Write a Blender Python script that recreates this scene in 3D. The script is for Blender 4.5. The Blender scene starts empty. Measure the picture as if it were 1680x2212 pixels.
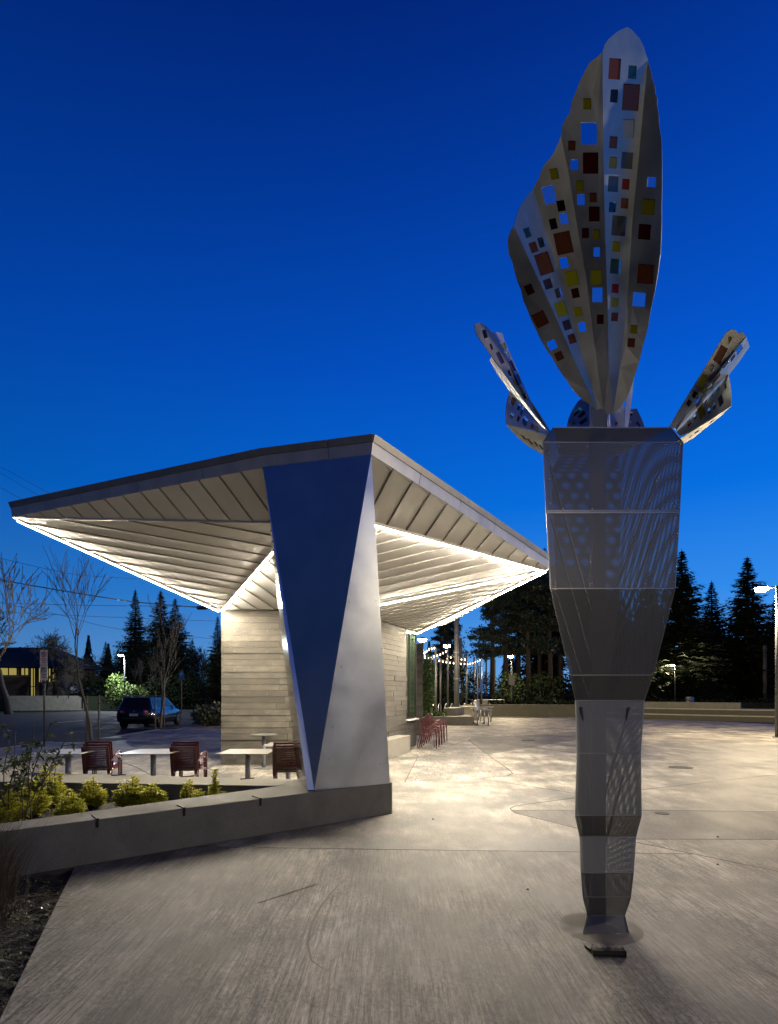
import bpy, bmesh, math, random
from mathutils import Vector, Matrix, Euler
from mathutils.geometry import delaunay_2d_cdt, tessellate_polygon
random.seed(7)
R = math.radians
scene = bpy.context.scene
col = scene.collection

# ------------------------------------------------------------------ camera, sky, exposure
FPX, CX, HY, EYE = 1250.0, 840.0, 1495.0, 1.6      # focal length, principal column, horizon row of a 1680x2212 frame; eye height in m
cam_d = bpy.data.cameras.new('camera')
cam = bpy.data.objects.new('camera', cam_d); col.objects.link(cam)
cam.location = (0, 0, EYE); cam.rotation_euler = (R(90), 0, 0)
cam_d.sensor_fit = 'VERTICAL'; cam_d.sensor_height = 36
cam_d.lens = 36*FPX/2212; cam_d.shift_y = (HY-1106)/2212
cam_d.clip_start = 0.05; cam_d.clip_end = 3000
scene.camera = cam

world = bpy.data.worlds.new('World'); scene.world = world; world.use_nodes = True
wn, wl = world.node_tree.nodes, world.node_tree.links
wn.clear()
SKY_STRENGTH = 1.0
wo = wn.new('ShaderNodeOutputWorld'); bg = wn.new('ShaderNodeBackground')
tc = wn.new('ShaderNodeTexCoord'); sep = wn.new('ShaderNodeSeparateXYZ')
wl.new(tc.outputs['Generated'], sep.inputs[0])
ramp = wn.new('ShaderNodeValToRGB')
# dusk sky: pale blue at the horizon deepening to navy overhead, the same all the way round
els = ramp.color_ramp.elements
els[0].position = 0.0; els[0].color = (0.15, 0.39, 0.76, 1)
els[1].position = 1.0; els[1].color = (0.0004, 0.005, 0.05, 1)
for p, c in ((0.154, (0.030, 0.24, 0.76, 1)), (0.30, (0.002, 0.150, 0.70, 1)), (0.48, (0.0012, 0.088, 0.58, 1)), (0.66, (0.0008, 0.046, 0.37, 1)), (0.77, (0.0008, 0.024, 0.235, 1)), (0.86, (0.0006, 0.009, 0.11, 1))):
    e = els.new(p); e.color = c
# afterglow: the western half (ahead and to the right) is lighter than the eastern half
dotn = wn.new('ShaderNodeVectorMath'); dotn.operation = 'DOT_PRODUCT'; dotn.inputs[1].default_value = (0.75, 0.66, 0)
wl.new(tc.outputs['Generated'], dotn.inputs[0])
mr = wn.new('ShaderNodeMapRange'); mr.inputs[1].default_value = -1; mr.inputs[2].default_value = 1
mr.inputs[3].default_value = 0.07; mr.inputs[4].default_value = 1.12
wl.new(dotn.outputs['Value'], mr.inputs[0])
wl.new(sep.outputs['Z'], ramp.inputs[0])
wl.new(ramp.outputs[0], bg.inputs[0])
mul = wn.new('ShaderNodeMath'); mul.operation = 'MULTIPLY'; mul.inputs[1].default_value = SKY_STRENGTH
wl.new(mr.outputs[0], mul.inputs[0]); wl.new(mul.outputs[0], bg.inputs[1])
wl.new(bg.outputs[0], wo.inputs[0])

scene.view_settings.view_transform = 'Standard'; scene.view_settings.look = 'None'
scene.view_settings.exposure = 0.0; scene.view_settings.gamma = 1.0
scene.view_settings.use_curve_mapping = False
scene.render.engine = 'CYCLES'
scene.cycles.use_denoising = True
scene.cycles.max_bounces = 7; scene.cycles.diffuse_bounces = 4; scene.cycles.glossy_bounces = 4
scene.cycles.transparent_max_bounces = 24
scene.cycles.sample_clamp_indirect = 4.0
scene.cycles.caustics_reflective = False; scene.cycles.caustics_refractive = False
WARM = (1.0, 0.80, 0.49); CANOPY = (1.0, 0.87, 0.67); COOL = (0.85, 0.95, 1.0)
STRIP_E = 800.0; LAMP_GAIN = 5.0

# ------------------------------------------------------------------ helpers
def P(x, y, Y): return Vector(((x-CX)/FPX*Y, Y, EYE+(HY-y)/FPX*Y))
def G(x, y, z=0.0):
    Y = FPX*(EYE-z)/(y-HY); return Vector(((x-CX)/FPX*Y, Y, z))
def Xat(x, Y): return (x-CX)/FPX*Y

_m = {}
def nodes(name):
    m = bpy.data.materials.new(name); m.use_nodes = True
    nt = m.node_tree; b = nt.nodes['Principled BSDF']
    return m, nt.nodes, nt.links, b
def mat(name, c, rough=0.6, metal=0.0, var=0.15, scale=6.0, bump=0.0, bscale=60.0, stretch=None, spec=None, island=0.0, emit=None, es=0.0, trans=0.0, coat=0.0):
    if name in _m: return _m[name]
    m, n, l, b = nodes(name)
    b.inputs['Roughness'].default_value = rough; b.inputs['Metallic'].default_value = metal
    if spec is not None: b.inputs['Specular IOR Level'].default_value = spec
    if coat: b.inputs['Coat Weight'].default_value = coat; b.inputs['Coat Roughness'].default_value = 0.05
    t = n.new('ShaderNodeTexCoord'); mp = n.new('ShaderNodeMapping')
    l.new(t.outputs['Object'], mp.inputs[0])
    if stretch: mp.inputs['Scale'].default_value = stretch
    src = None
    if var:
        no = n.new('ShaderNodeTexNoise'); no.inputs['Scale'].default_value = scale; no.inputs['Detail'].default_value = 6; no.inputs['Roughness'].default_value = 0.6
        l.new(mp.outputs[0], no.inputs[0])
        cr = n.new('ShaderNodeMapRange'); cr.inputs[1].default_value = 0.3; cr.inputs[2].default_value = 0.7
        cr.inputs[3].default_value = 1-var; cr.inputs[4].default_value = 1+var
        l.new(no.outputs[0], cr.inputs[0]); src = cr.outputs[0]
    if island:
        ge = n.new('ShaderNodeNewGeometry'); ir = n.new('ShaderNodeMapRange'); ir.inputs[3].default_value = 1-island; ir.inputs[4].default_value = 1+island
        l.new(ge.outputs['Random Per Island'], ir.inputs[0])
        if src:
            mm = n.new('ShaderNodeMath'); mm.operation = 'MULTIPLY'; l.new(src, mm.inputs[0]); l.new(ir.outputs[0], mm.inputs[1]); src = mm.outputs[0]
        else: src = ir.outputs[0]
    if src:
        vm = n.new('ShaderNodeVectorMath'); vm.operation = 'SCALE'; vm.inputs[0].default_value = c; l.new(src, vm.inputs['Scale'])
        l.new(vm.outputs[0], b.inputs['Base Color'])
        if rough > 0.12:
            rr = n.new('ShaderNodeMath'); rr.operation = 'MULTIPLY'; rr.inputs[1].default_value = rough; l.new(src, rr.inputs[0]); l.new(rr.outputs[0], b.inputs['Roughness'])
    else: b.inputs['Base Color'].default_value = (*c, 1)
    if bump:
        bn = n.new('ShaderNodeTexNoise'); bn.inputs['Scale'].default_value = bscale; bn.inputs['Detail'].default_value = 5
        l.new(mp.outputs[0], bn.inputs[0]); bu = n.new('ShaderNodeBump'); bu.inputs['Strength'].default_value = bump; bu.inputs['Distance'].default_value = 0.02
        l.new(bn.outputs[0], bu.inputs['Height']); l.new(bu.outputs[0], b.inputs['Normal'])
    if emit:
        b.inputs['Emission Color'].default_value = (*emit, 1); b.inputs['Emission Strength'].default_value = es
    if trans:
        tr = n.new('ShaderNodeBsdfTranslucent'); mx = n.new('ShaderNodeMixShader'); mx.inputs[0].default_value = trans
        tr.inputs[0].default_value = (*c, 1)
        o = n['Material Output']; l.new(b.outputs[0], mx.inputs[1]); l.new(tr.outputs[0], mx.inputs[2]); l.new(mx.outputs[0], o.inputs[0])
    _m[name] = m
    return m
def emat(name, c, s):
    if name in _m: return _m[name]
    m = bpy.data.materials.new(name); m.use_nodes = True; n = m.node_tree.nodes; n.clear()
    o = n.new('ShaderNodeOutputMaterial'); e = n.new('ShaderNodeEmission'); e.inputs[0].default_value = (*c, 1); e.inputs[1].default_value = s
    m.node_tree.links.new(e.outputs[0], o.inputs[0]); _m[name] = m
    return m
def glass(name, tint, alpha, rough=0.05, gloss=(0.9, 0.9, 0.9), body=None):
    """thin pane: fresnel gloss over a mix of tinted see-through and body colour"""
    if name in _m: return _m[name]
    m = bpy.data.materials.new(name); m.use_nodes = True; n, l = m.node_tree.nodes, m.node_tree.links; n.clear()
    o = n.new('ShaderNodeOutputMaterial'); t = n.new('ShaderNodeBsdfTransparent'); t.inputs[0].default_value = (*tint, 1)
    d = n.new('ShaderNodeBsdfDiffuse'); d.inputs[0].default_value = (*(body or tint), 1)
    g = n.new('ShaderNodeBsdfGlossy'); g.inputs[0].default_value = (*gloss, 1); g.inputs[1].default_value = rough
    mx = n.new('ShaderNodeMixShader'); mx.inputs[0].default_value = 1-alpha
    l.new(t.outputs[0], mx.inputs[1]); l.new(d.outputs[0], mx.inputs[2])
    f = n.new('ShaderNodeFresnel'); f.inputs[0].default_value = 1.5
    m2 = n.new('ShaderNodeMixShader'); l.new(f.outputs[0], m2.inputs[0]); l.new(mx.outputs[0], m2.inputs[1]); l.new(g.outputs[0], m2.inputs[2])
    l.new(m2.outputs[0], o.inputs[0]); _m[name] = m
    return m

class MB:
    def __init__(s): s.v = []; s.f = []
    def add(s, vs, fs):
        k = len(s.v); s.v += [tuple(v) for v in vs]; s.f += [tuple(i+k for i in f) for f in fs]
    def quad(s, a, b, c, d): s.add([a, b, c, d], [(0, 1, 2, 3)])
    def tri(s, a, b, c): s.add([a, b, c], [(0, 1, 2)])
    def box(s, x0, x1, y0, y1, z0, z1):
        s.add([(x0,y0,z0),(x1,y0,z0),(x1,y1,z0),(x0,y1,z0),(x0,y0,z1),(x1,y0,z1),(x1,y1,z1),(x0,y1,z1)],
              [(0,3,2,1),(4,5,6,7),(0,1,5,4),(1,2,6,5),(2,3,7,6),(3,0,4,7)])
    def obox(s, o, u, v, w):
        o, u, v, w = Vector(o), Vector(u), Vector(v), Vector(w)
        s.add([o,o+u,o+u+v,o+v,o+w,o+u+w,o+u+v+w,o+v+w], [(0,3,2,1),(4,5,6,7),(0,1,5,4),(1,2,6,5),(2,3,7,6),(3,0,4,7)])
    def prism(s, poly, z0, z1):
        n = len(poly); zz0 = z0 if callable(z0) else (lambda p: z0); zz1 = z1 if callable(z1) else (lambda p: z1)
        vs = [(p[0],p[1],zz0(p)) for p in poly]+[(p[0],p[1],zz1(p)) for p in poly]
        s.add(vs, [tuple(range(n-1,-1,-1)), tuple(range(n,2*n))]+[(i,(i+1)%n,n+(i+1)%n,n+i) for i in range(n)])
    def extr(s, poly, d):
        n = len(poly); d = Vector(d); vs = [Vector(p) for p in poly]+[Vector(p)+d for p in poly]
        s.add(vs, [tuple(range(n-1,-1,-1)), tuple(range(n,2*n))]+[(i,(i+1)%n,n+(i+1)%n,n+i) for i in range(n)])
    def tube(s, pts, r, k=6, cap=True):
        pts = [Vector(p) for p in pts]; rr = r if isinstance(r, (list, tuple)) else [r]*len(pts)
        base = len(s.v); n = len(pts); up = None
        for i, p in enumerate(pts):
            d = (pts[min(i+1,n-1)]-pts[max(i-1,0)])
            d = d.normalized() if d.length > 1e-9 else Vector((0,0,1))
            if up is None: up = Vector((0,0,1)) if abs(d.z) < 0.9 else Vector((1,0,0))
            a = d.cross(up)
            if a.length < 1e-6: a = d.cross(Vector((0,1,0)))
            a.normalize(); b = a.cross(d); up = b
            for j in range(k):
                t = 2*math.pi*(j+0.5)/k; s.v.append(tuple(p+rr[i]*(math.cos(t)*a+math.sin(t)*b)))
        for i in range(n-1):
            for j in range(k):
                q = (j+1) % k; s.f.append((base+i*k+j, base+i*k+q, base+(i+1)*k+q, base+(i+1)*k+j))
        if cap:
            s.f.append(tuple(base+j for j in range(k-1,-1,-1))); s.f.append(tuple(base+(n-1)*k+j for j in range(k)))
    def cyl(s, x, y, z0, z1, r, k=16, r1=None): s.tube([(x,y,z0),(x,y,z1)], [r, r if r1 is None else r1], k)
    def build(s, name, m, parent=None, smooth=False):
        me = bpy.data.meshes.new(name); me.from_pydata(s.v, [], s.f); me.update()
        if m: me.materials.append(m)
        if smooth:
            for p in me.polygons: p.use_smooth = True
        o = bpy.data.objects.new(name, me); col.objects.link(o)
        if parent is not None:
            o.parent = parent
            if parent.get('_wl'): o.location = -Vector(parent['_abs'])
        return o
def thing(name, label, cat, loc=(0,0,0), group=None, local=False):
    """Empty at the thing's base. Unless local, child meshes are written in world coordinates."""
    o = bpy.data.objects.new(name, None); col.objects.link(o); o.location = loc; o.empty_display_size = 0.2
    o['label'] = label; o['category'] = cat
    if group: o['group'] = group
    if not local: o['_wl'] = 1; o['_abs'] = tuple(loc)
    return o
def tag(o, label, cat, group=None, kind=None):
    if label: o['label'] = label
    if cat: o['category'] = cat
    if group: o['group'] = group
    if kind: o['kind'] = kind
    return o
def struct(o): o['kind'] = 'structure'; return o
def copy_tree(o, parent=None):
    c = o.copy(); col.objects.link(c); c.parent = parent
    for ch in list(o.children): copy_tree(ch, c)
    return c
def place(o, loc, rz=0, sc=1, label=None, group=None, rx=0):
    o.location = loc; o.rotation_euler = (rx, 0, rz); o.scale = (sc,)*3 if not isinstance(sc, tuple) else sc
    if label: o['label'] = label
    if group: o['group'] = group
    return o

# ------------------------------------------------------------------ materials
def slab_mat(name, c, dirv, rough=0.58, streak=0.68):
    m, n, l, b = nodes(name)
    t = n.new('ShaderNodeTexCoord'); ang = math.atan2(dirv[0], dirv[1])
    def noise(sc, rot, scale, det, ro=0.6):
        mp = n.new('ShaderNodeMapping'); mp.inputs['Rotation'].default_value = (0,0,rot); mp.inputs['Scale'].default_value = sc
        l.new(t.outputs['Object'], mp.inputs[0]); x = n.new('ShaderNodeTexNoise'); x.inputs['Scale'].default_value = scale; x.inputs['Detail'].default_value = det; x.inputs['Roughness'].default_value = ro
        l.new(mp.outputs[0], x.inputs[0]); return x.outputs[0]
    def rng(s, a, b_, lo, hi):
        r = n.new('ShaderNodeMapRange'); r.inputs[1].default_value = a; r.inputs[2].default_value = b_; r.inputs[3].default_value = lo; r.inputs[4].default_value = hi; l.new(s, r.inputs[0]); return r.outputs[0]
    def mulv(a, b_):
        r = n.new('ShaderNodeMath'); r.operation = 'MULTIPLY'; l.new(a, r.inputs[0]); l.new(b_, r.inputs[1]); return r.outputs[0]
    broom = noise((1.0, 0.045, 1), ang, 52, 6, 0.82)       # fine broom lines
    broomw = noise((1.0, 0.05, 1), ang, 14, 4, 0.6)
    cloud = noise((1,1,1), 0.3, 0.9, 7, 0.62)             # damp clouds
    cloud2 = noise((1,0.45,1), ang, 2.3, 8, 0.7)
    pits = noise((1,0.6,1), ang, 42, 6, 0.85)                  # worn, exposed sand
    v = mulv(rng(broom, 0.39, 0.61, 1-streak, 1+streak), rng(broomw, 0.3, 0.7, 0.9, 1.1))
    v = mulv(v, rng(cloud, 0.40, 0.58, 0.38, 1.22))
    v = mulv(v, rng(cloud2, 0.36, 0.62, 0.62, 1.2))
    wear = mulv(rng(cloud2, 0.46, 0.62, 1, 0.12), rng(pits, 0.48, 0.57, 0, 1))
    v = mulv(v, rng(wear, 0, 1, 1.0, 0.36))
    oi = n.new('ShaderNodeObjectInfo'); v = mulv(v, rng(oi.outputs['Random'], 0, 1, 0.90, 1.10))
    sc = n.new('ShaderNodeVectorMath'); sc.operation = 'SCALE'; sc.inputs[0].default_value = c; l.new(v, sc.inputs['Scale']); l.new(sc.outputs[0], b.inputs['Base Color'])
    l.new(rng(cloud, 0.3, 0.7, rough-0.06, rough+0.2), b.inputs['Roughness'])
    bu = n.new('ShaderNodeBump'); bu.inputs['Strength'].default_value = 0.55; bu.inputs['Distance'].default_value = 0.006
    ad = n.new('ShaderNodeMath'); ad.operation = 'ADD'; l.new(broom, ad.inputs[0]); l.new(rng(pits, 0.3, 0.7, 0, 0.5), ad.inputs[1])
    l.new(ad.outputs[0], bu.inputs['Height']); l.new(bu.outputs[0], b.inputs['Normal'])
    return m
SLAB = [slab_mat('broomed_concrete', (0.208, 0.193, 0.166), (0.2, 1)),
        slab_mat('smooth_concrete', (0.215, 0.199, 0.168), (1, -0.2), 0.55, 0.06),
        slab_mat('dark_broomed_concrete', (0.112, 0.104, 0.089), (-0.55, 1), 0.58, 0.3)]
M_wallc = mat('cast_concrete', (0.13, 0.125, 0.105), 0.8, var=0.28, scale=3.5, bump=0.25, bscale=45)
M_seatc = mat('seat_concrete', (0.25, 0.235, 0.195), 0.7, var=0.2, scale=3, bump=0.2, bscale=50)
M_riser = mat('dark_riser_concrete', (0.060, 0.058, 0.044), 0.9, var=0.35, scale=2.5)  # darker than the treads
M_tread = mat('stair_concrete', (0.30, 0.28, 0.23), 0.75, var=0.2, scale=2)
M_joint = mat('joint_dirt', (0.045, 0.04, 0.032), 0.95, var=0.3)
M_soil = mat('mulch_soil', (0.022, 0.018, 0.012), 0.95, var=0.6, scale=25, bump=1.0, bscale=60)
M_grassg = mat('rough_grass_ground', (0.022, 0.03, 0.012), 0.95, var=0.5, scale=3, bump=0.6, bscale=30)
M_asph = mat('asphalt', (0.042, 0.041, 0.040), 0.9, spec=0.2, var=0.3, scale=1.2, bump=0.4, bscale=120)
M_paint = mat('road_paint', (0.6, 0.6, 0.56), 0.6, var=0.25)
M_steel = mat('brushed_stainless', (0.50, 0.51, 0.49), 0.40, 1.0, var=0.16, scale=2.2, stretch=(1, 1, 0.35), bump=0.03, bscale=20)
M_pet = mat('petal_steel', (0.54, 0.57, 0.575), 0.48, 0.9, var=0.2, scale=3.0)
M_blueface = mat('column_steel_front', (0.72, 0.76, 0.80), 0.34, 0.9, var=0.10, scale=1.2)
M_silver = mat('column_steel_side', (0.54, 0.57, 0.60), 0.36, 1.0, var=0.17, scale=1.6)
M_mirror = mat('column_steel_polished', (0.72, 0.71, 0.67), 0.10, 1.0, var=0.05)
M_fascia = mat('fascia_zinc', (0.62, 0.62, 0.62), 0.42, 0.35, var=0.14, scale=3, stretch=(1,1,0.3))
M_cap = mat('roof_cap_metal', (0.42, 0.41, 0.385), 0.5, 0.7, var=0.12)
M_soffit = mat('soffit_white_metal', (0.88, 0.87, 0.85), 0.5, 0.0, var=0.05, scale=2)
M_seamshade = mat('soffit_seam_shade', (0.50, 0.485, 0.45), 0.8)  # darker colour stands for the shadow in the soffit seams
M_boards = [mat('board_concrete_%d' % i, c, 0.85, var=0.55, scale=3.2, bump=0.6, bscale=36, stretch=(1,1,1.6)) for i, c in enumerate(((0.086,0.079,0.066),(0.072,0.066,0.055),(0.098,0.090,0.075)))]
M_red = mat('chair_red_metal', (0.075, 0.010, 0.014), 0.3, 0.0, var=0.2, scale=9, coat=0.4)
M_tabletop = mat('table_top_aluminium', (0.25, 0.245, 0.235), 0.35, 0.6, var=0.08)
M_tubegrey = mat('grey_steel_tube', (0.36, 0.37, 0.38), 0.4, 0.7, var=0.1)
M_polegal = mat('galvanised_pole', (0.11, 0.115, 0.12), 0.55, 0.6, var=0.15)
M_woodpole = mat('weathered_wood_pole', (0.10, 0.085, 0.07), 0.85, var=0.3, stretch=(6,6,0.5))
M_stake = mat('tree_stake_wood', (0.16, 0.13, 0.10), 0.85, var=0.3, stretch=(8,8,0.6))
M_bark = mat('bark', (0.04, 0.034, 0.027), 0.9, var=0.35, scale=8)
M_barkyoung = mat('young_bark', (0.10, 0.09, 0.068), 0.8, var=0.3, scale=10)
M_barkred = mat('pine_bark', (0.04, 0.027, 0.02), 0.9, var=0.4, scale=3, stretch=(4,4,0.6))
M_conifer = mat('conifer_needles', (0.018, 0.030, 0.016), 0.7, var=0.3, island=0.5)
M_conifer2 = mat('pine_needles', (0.016, 0.026, 0.018), 0.7, var=0.3, island=0.5)
M_hedge = mat('hedge_leaves', (0.009, 0.014, 0.006), 0.9, spec=0.08, var=0.3, island=0.5)
M_choisya = mat('golden_green_leaves', (0.46, 0.46, 0.03), 0.4, var=0.25, island=0.55, trans=0.25)
M_dryleaf = mat('dark_green_leaves', (0.06, 0.085, 0.025), 0.45, var=0.3, island=0.6, trans=0.2)
M_stem = mat('brown_stem', (0.05, 0.035, 0.022), 0.8)
M_grassdry = mat('tan_grass_blades', (0.085, 0.065, 0.042), 0.7, var=0.2, island=0.6)
M_black = mat('black_plastic', (0.012, 0.012, 0.013), 0.4)
M_darkmetal = mat('dark_bronze_metal', (0.03, 0.028, 0.025), 0.4, 0.8)
M_white = mat('white_paint', (0.75, 0.75, 0.73), 0.5)
E_strip = emat('led_strip_light', CANOPY, STRIP_E)
E_lamp = emat('lamp_lens_light', WARM, 150.0)
E_cool = emat('cool_lamp_light', COOL, 40.0)
E_bulb = emat('string_bulb_light', (1.0, 0.72, 0.45), 9.0)

def lamp_light(parent, loc, power, color=WARM, r=0.12):
    ld = bpy.data.lights.new('lamp_glow', 'POINT'); ld.energy = power*LAMP_GAIN; ld.color = color; ld.shadow_soft_size = r
    o = bpy.data.objects.new('lamp_glow', ld); col.objects.link(o); o.location = loc
    if parent is not None:
        o.parent = parent
        if parent.get('_wl'): o.location = Vector(loc)-Vector(parent['_abs'])
    return o

# ------------------------------------------------------------------ ground, road, paving
b = MB(); b.quad((-500,-300,-0.27),(500,-300,-0.27),(500,700,-0.27),(-500,700,-0.27)); struct(b.build('ground', M_grassg))
b = MB(); b.prism([(-12.2,-60),(-8.6,30),(-3.5,75),(6,150),(-14,150),(-21,100),(-27.5,60),(-30.2,40),(-34,0),(-36,-60)], -0.26, -0.14); road = struct(b.build('road', M_asph))
for (x0,y0,L) in ((-19.6,24,2.4),(-19.0,33,2.4),(-18.2,42,2.4),(-17.2,52,2.6),(-16.1,63,2.8)):
    b = MB(); b.obox((x0,y0,-0.1396),(0.12,0,0),(0.1*L,L,0),(0,0,0.004)); b.build('lane_dash', M_paint, road)
b = MB(); b.prism([(40,44),(120,60),(120,66),(40,50),(6,53),(-3,60),(-4,54),(6,47)], -0.266, -0.15); struct(b.build('cross_street', M_asph))

plaza_poly = [(0.39,-3),(34,-3),(34,24),(19.6,28.6),(17.6,32),(15.7,35.6),(10,37.5),(5,38.2),(3.2,40),(-2,46),(-8.3,46),(-8.9,33),(-9.0,29.6),(-9.9,25.3),(-9.8,20.5),(-10.1,19.2),(-11,18.4),(-10.9,15.9),(-11.8,8),(-12.2,2.8),(-6,2.8),(-2.88,5.29)]
b = MB(); b.prism(plaza_poly, -0.25, -0.012); plaza = struct(b.build('plaza_paving', M_joint))
def gp(*pts): return [tuple(G(x,y)[:2]) for x, y in pts]
joints = [gp((380,1828),(840,1835),(1243,1840),(1500,1845)),
          gp((1104,1750),(1118,1758),(1147,1765),(1248,1790),(1345,1812.5),(1385,1822),(1500,1845),(1680,1882),(2000,1950)) + [(34.5,0.5)],
          gp((1104,1750),(1102,1746),(1112,1741),(1147,1736),(1244,1723),(1300,1716),(1385,1706),(1594,1682),(1680,1673)) + [(34.5,13)],
          gp((1104,1750),(1385,1750),(1680,1753)) + [(34.5,7.6)],
          gp((1345,1812.5),(1680,1813.5)) + [(34.5,6.2)],
          gp((848,1760),(1104,1750)),
          gp((842,1690.6),(940,1686),(1035,1682),(1055,1680),(1095,1676),(1107,1671),(1100,1663),(1060,1635),(1010,1598),(1020,1594),(1120,1589),(1230,1581)) + [(34.5,22.5)],  # far stretch follows the edge of a light pool, drawn as a joint
          gp((1035,1682),(1244,1714),(1300,1716)),
          gp((903,1634),(873.4,1690)), gp((903,1634),(1010,1598)), gp((903,1634),(864,1616.5)),
          gp((1050,1630),(1144,1614.6),(1244,1626),(1385,1640),(1680,1660)) + [(34.5,12.2)],
          gp((1144,1614.6),(1244,1598),(1420,1584)) + [(34,25)],
          [(-2.88,5.29),(0.04,7.63),(0.0157,10.2),(-0.92,12.8),(0.8,17.5),(2,29.5)], [(-3.75,12.6),(-0.92,12.8)], [(-3.75,12.6),(-3.75,16.8),(-3.7,23.6),(2,29.5)],
          [(-12,11.6),(-4.2,11.2),(-3.75,12.6)], [(-4.2,11.2),(-5.3,3.2)], [(-8,2.7),(-7.6,11.4),(-7.2,19),(-6.5,46.1)], [(-11,17.2),(-3.75,16.8)], [(-9.6,24),(-3.7,23.6)], [(-9.5,31),(2,29.5),(5,38.2)]]
cv, ce, idx = [], [], {}
def addp(p):
    k = (round(p[0],4), round(p[1],4))
    if k not in idx: idx[k] = len(cv); cv.append(Vector(k))
    return idx[k]
nb = len(plaza_poly)
ids = [addp(p) for p in plaza_poly]
for i in range(nb): ce.append((ids[i], ids[(i+1) % nb]))
for ln in joints:
    q = [addp(p) for p in ln]; ce += [(q[i], q[i+1]) for i in range(len(q)-1) if q[i] != q[i+1]]
ov, oe, of, a1, eorig, a3 = delaunay_2d_cdt(cv, ce, [], 0, 1e-5)
cons = set(frozenset(e) for e, o in zip(oe, eorig) if len(o))
def inpoly(p, poly):
    x, y = p[0], p[1]; c = False; j = len(poly)-1
    for i in range(len(poly)):
        xi, yi = poly[i][0], poly[i][1]; xj, yj = poly[j][0], poly[j][1]
        if (yi > y) != (yj > y) and x < (xj-xi)*(y-yi)/(yj-yi)+xi: c = not c
        j = i
    return c
fin = [f for f in of if inpoly(sum((ov[i] for i in f), Vector((0,0)))/len(f), plaza_poly)]
emap = {}
for k, f in enumerate(fin):
    for i in range(3): emap.setdefault(frozenset((f[i], f[(i+1)%3])), []).append(k)
seen, regions = set(), []
for k in range(len(fin)):
    if k in seen: continue
    st, reg = [k], []; seen.add(k)
    while st:
        q = st.pop(); reg.append(q)
        for i in range(3):
            e = frozenset((fin[q][i], fin[q][(i+1)%3]))
            if e in cons: continue
            for o in emap[e]:
                if o not in seen: seen.add(o); st.append(o)
    regions.append(reg)
dark_at = [G(1300,1760)[:2], G(1500,1790)[:2], G(1150,1610)[:2], G(1250,1780)[:2]]  # third slab: the dark beyond the light pool, put into the colour
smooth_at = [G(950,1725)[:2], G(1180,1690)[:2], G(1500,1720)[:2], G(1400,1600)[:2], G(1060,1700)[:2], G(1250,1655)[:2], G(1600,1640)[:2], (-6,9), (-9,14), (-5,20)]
for reg in regions:
    nxt = {}; rset = set(reg)
    for q in reg:
        f = fin[q]
        for i in range(3):
            a, c_ = f[i], f[(i+1)%3]
            fe = frozenset((a, c_))
            if fe in cons and not all(o in rset for o in emap[fe]) or len(emap[fe]) == 1: nxt[a] = nxt.get(a, []) + [c_]
    if any(len(v) > 1 for v in nxt.values()) or len(nxt) < 3:
        bb = MB()
        for q in reg: bb.add([(ov[i].x, ov[i].y, 0) for i in fin[q]], [(0,1,2)])
        loop = None
    else:
        s0 = next(iter(nxt)); loop = [s0]; cur = nxt[s0][0]
        while cur != s0 and len(loop) < 999: loop.append(cur); cur = nxt[cur][0]
        pts = [ov[i] for i in loop]; n_ = len(pts); ins = []
        for i in range(n_):
            d0 = (pts[i]-pts[i-1]).normalized(); d1 = (pts[(i+1)%n_]-pts[i]).normalized()
            n0 = Vector((-d0.y, d0.x)); n1 = Vector((-d1.y, d1.x)); m_ = n0+n1
            if m_.length < 0.3: m_ = n0
            m_.normalize(); ins.append(pts[i]+m_*0.0065/max(0.35, m_.dot(n0)))
        bb = MB(); top = [(p.x, p.y, 0) for p in ins]
        tri = tessellate_polygon([[Vector(p) for p in top]])
        bb.v = [tuple(p) for p in top]+[(p[0],p[1],-0.011) for p in top]
        for t in tri:
            a, b_, c_ = (Vector(top[i]) for i in t)
            bb.f.append(tuple(t) if (b_-a).cross(c_-a).z > 0 else tuple(reversed(t)))
        bb.f += [(i, n_+i, n_+(i+1)%n_, (i+1)%n_) for i in range(n_)]
    def has(lst): return any(inpoly(p, [ov[i] for i in loop]) for p in lst) if loop else False
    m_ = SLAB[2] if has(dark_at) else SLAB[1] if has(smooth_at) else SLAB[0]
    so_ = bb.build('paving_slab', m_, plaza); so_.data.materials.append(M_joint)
    if loop:
        for p_ in so_.data.polygons:
            if abs(p_.normal.z) < 0.5: p_.material_index = 1
# scuffs and a stain on the front slab (dirt with a shape of its own)
M_scuff = mat('rubber_scuff', (0.075, 0.068, 0.058), 0.7, var=0.4, scale=30)
def ribbon(name, pts, w, parent, m, z=0.002):
    g = [G(*p) for p in pts]; bb = MB()
    for i in range(len(g)-1):
        d = (g[i+1]-g[i]).normalized(); s_ = Vector((-d.y, d.x, 0)); wa = w*(0.3+0.7*math.sin(math.pi*(i+0.02)/(len(g)-1))); wb = w*(0.3+0.7*math.sin(math.pi*min(1,(i+1)/(len(g)-1))))
        zz = Vector((0,0,z)); bb.quad(g[i]-s_*wa+zz, g[i+1]-s_*wb+zz, g[i+1]+s_*wb+zz, g[i]+s_*wa+zz)
    return bb.build(name, m, parent)
ribbon('scuff_mark', [(700,2095),(672,2075),(664,2040),(672,1998),(692,1960),(716,1928),(742,1902),(775,1876)], 0.010, plaza, M_scuff)
ribbon('scuff_mark', [(615,1985),(632,1960),(650,1938),(668,1915),(686,1890)], 0.008, plaza, M_scuff)
ribbon('scuff_mark', [(1680,1830),(1660,1850),(1645,1862)], 0.008, plaza, M_scuff)
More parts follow.
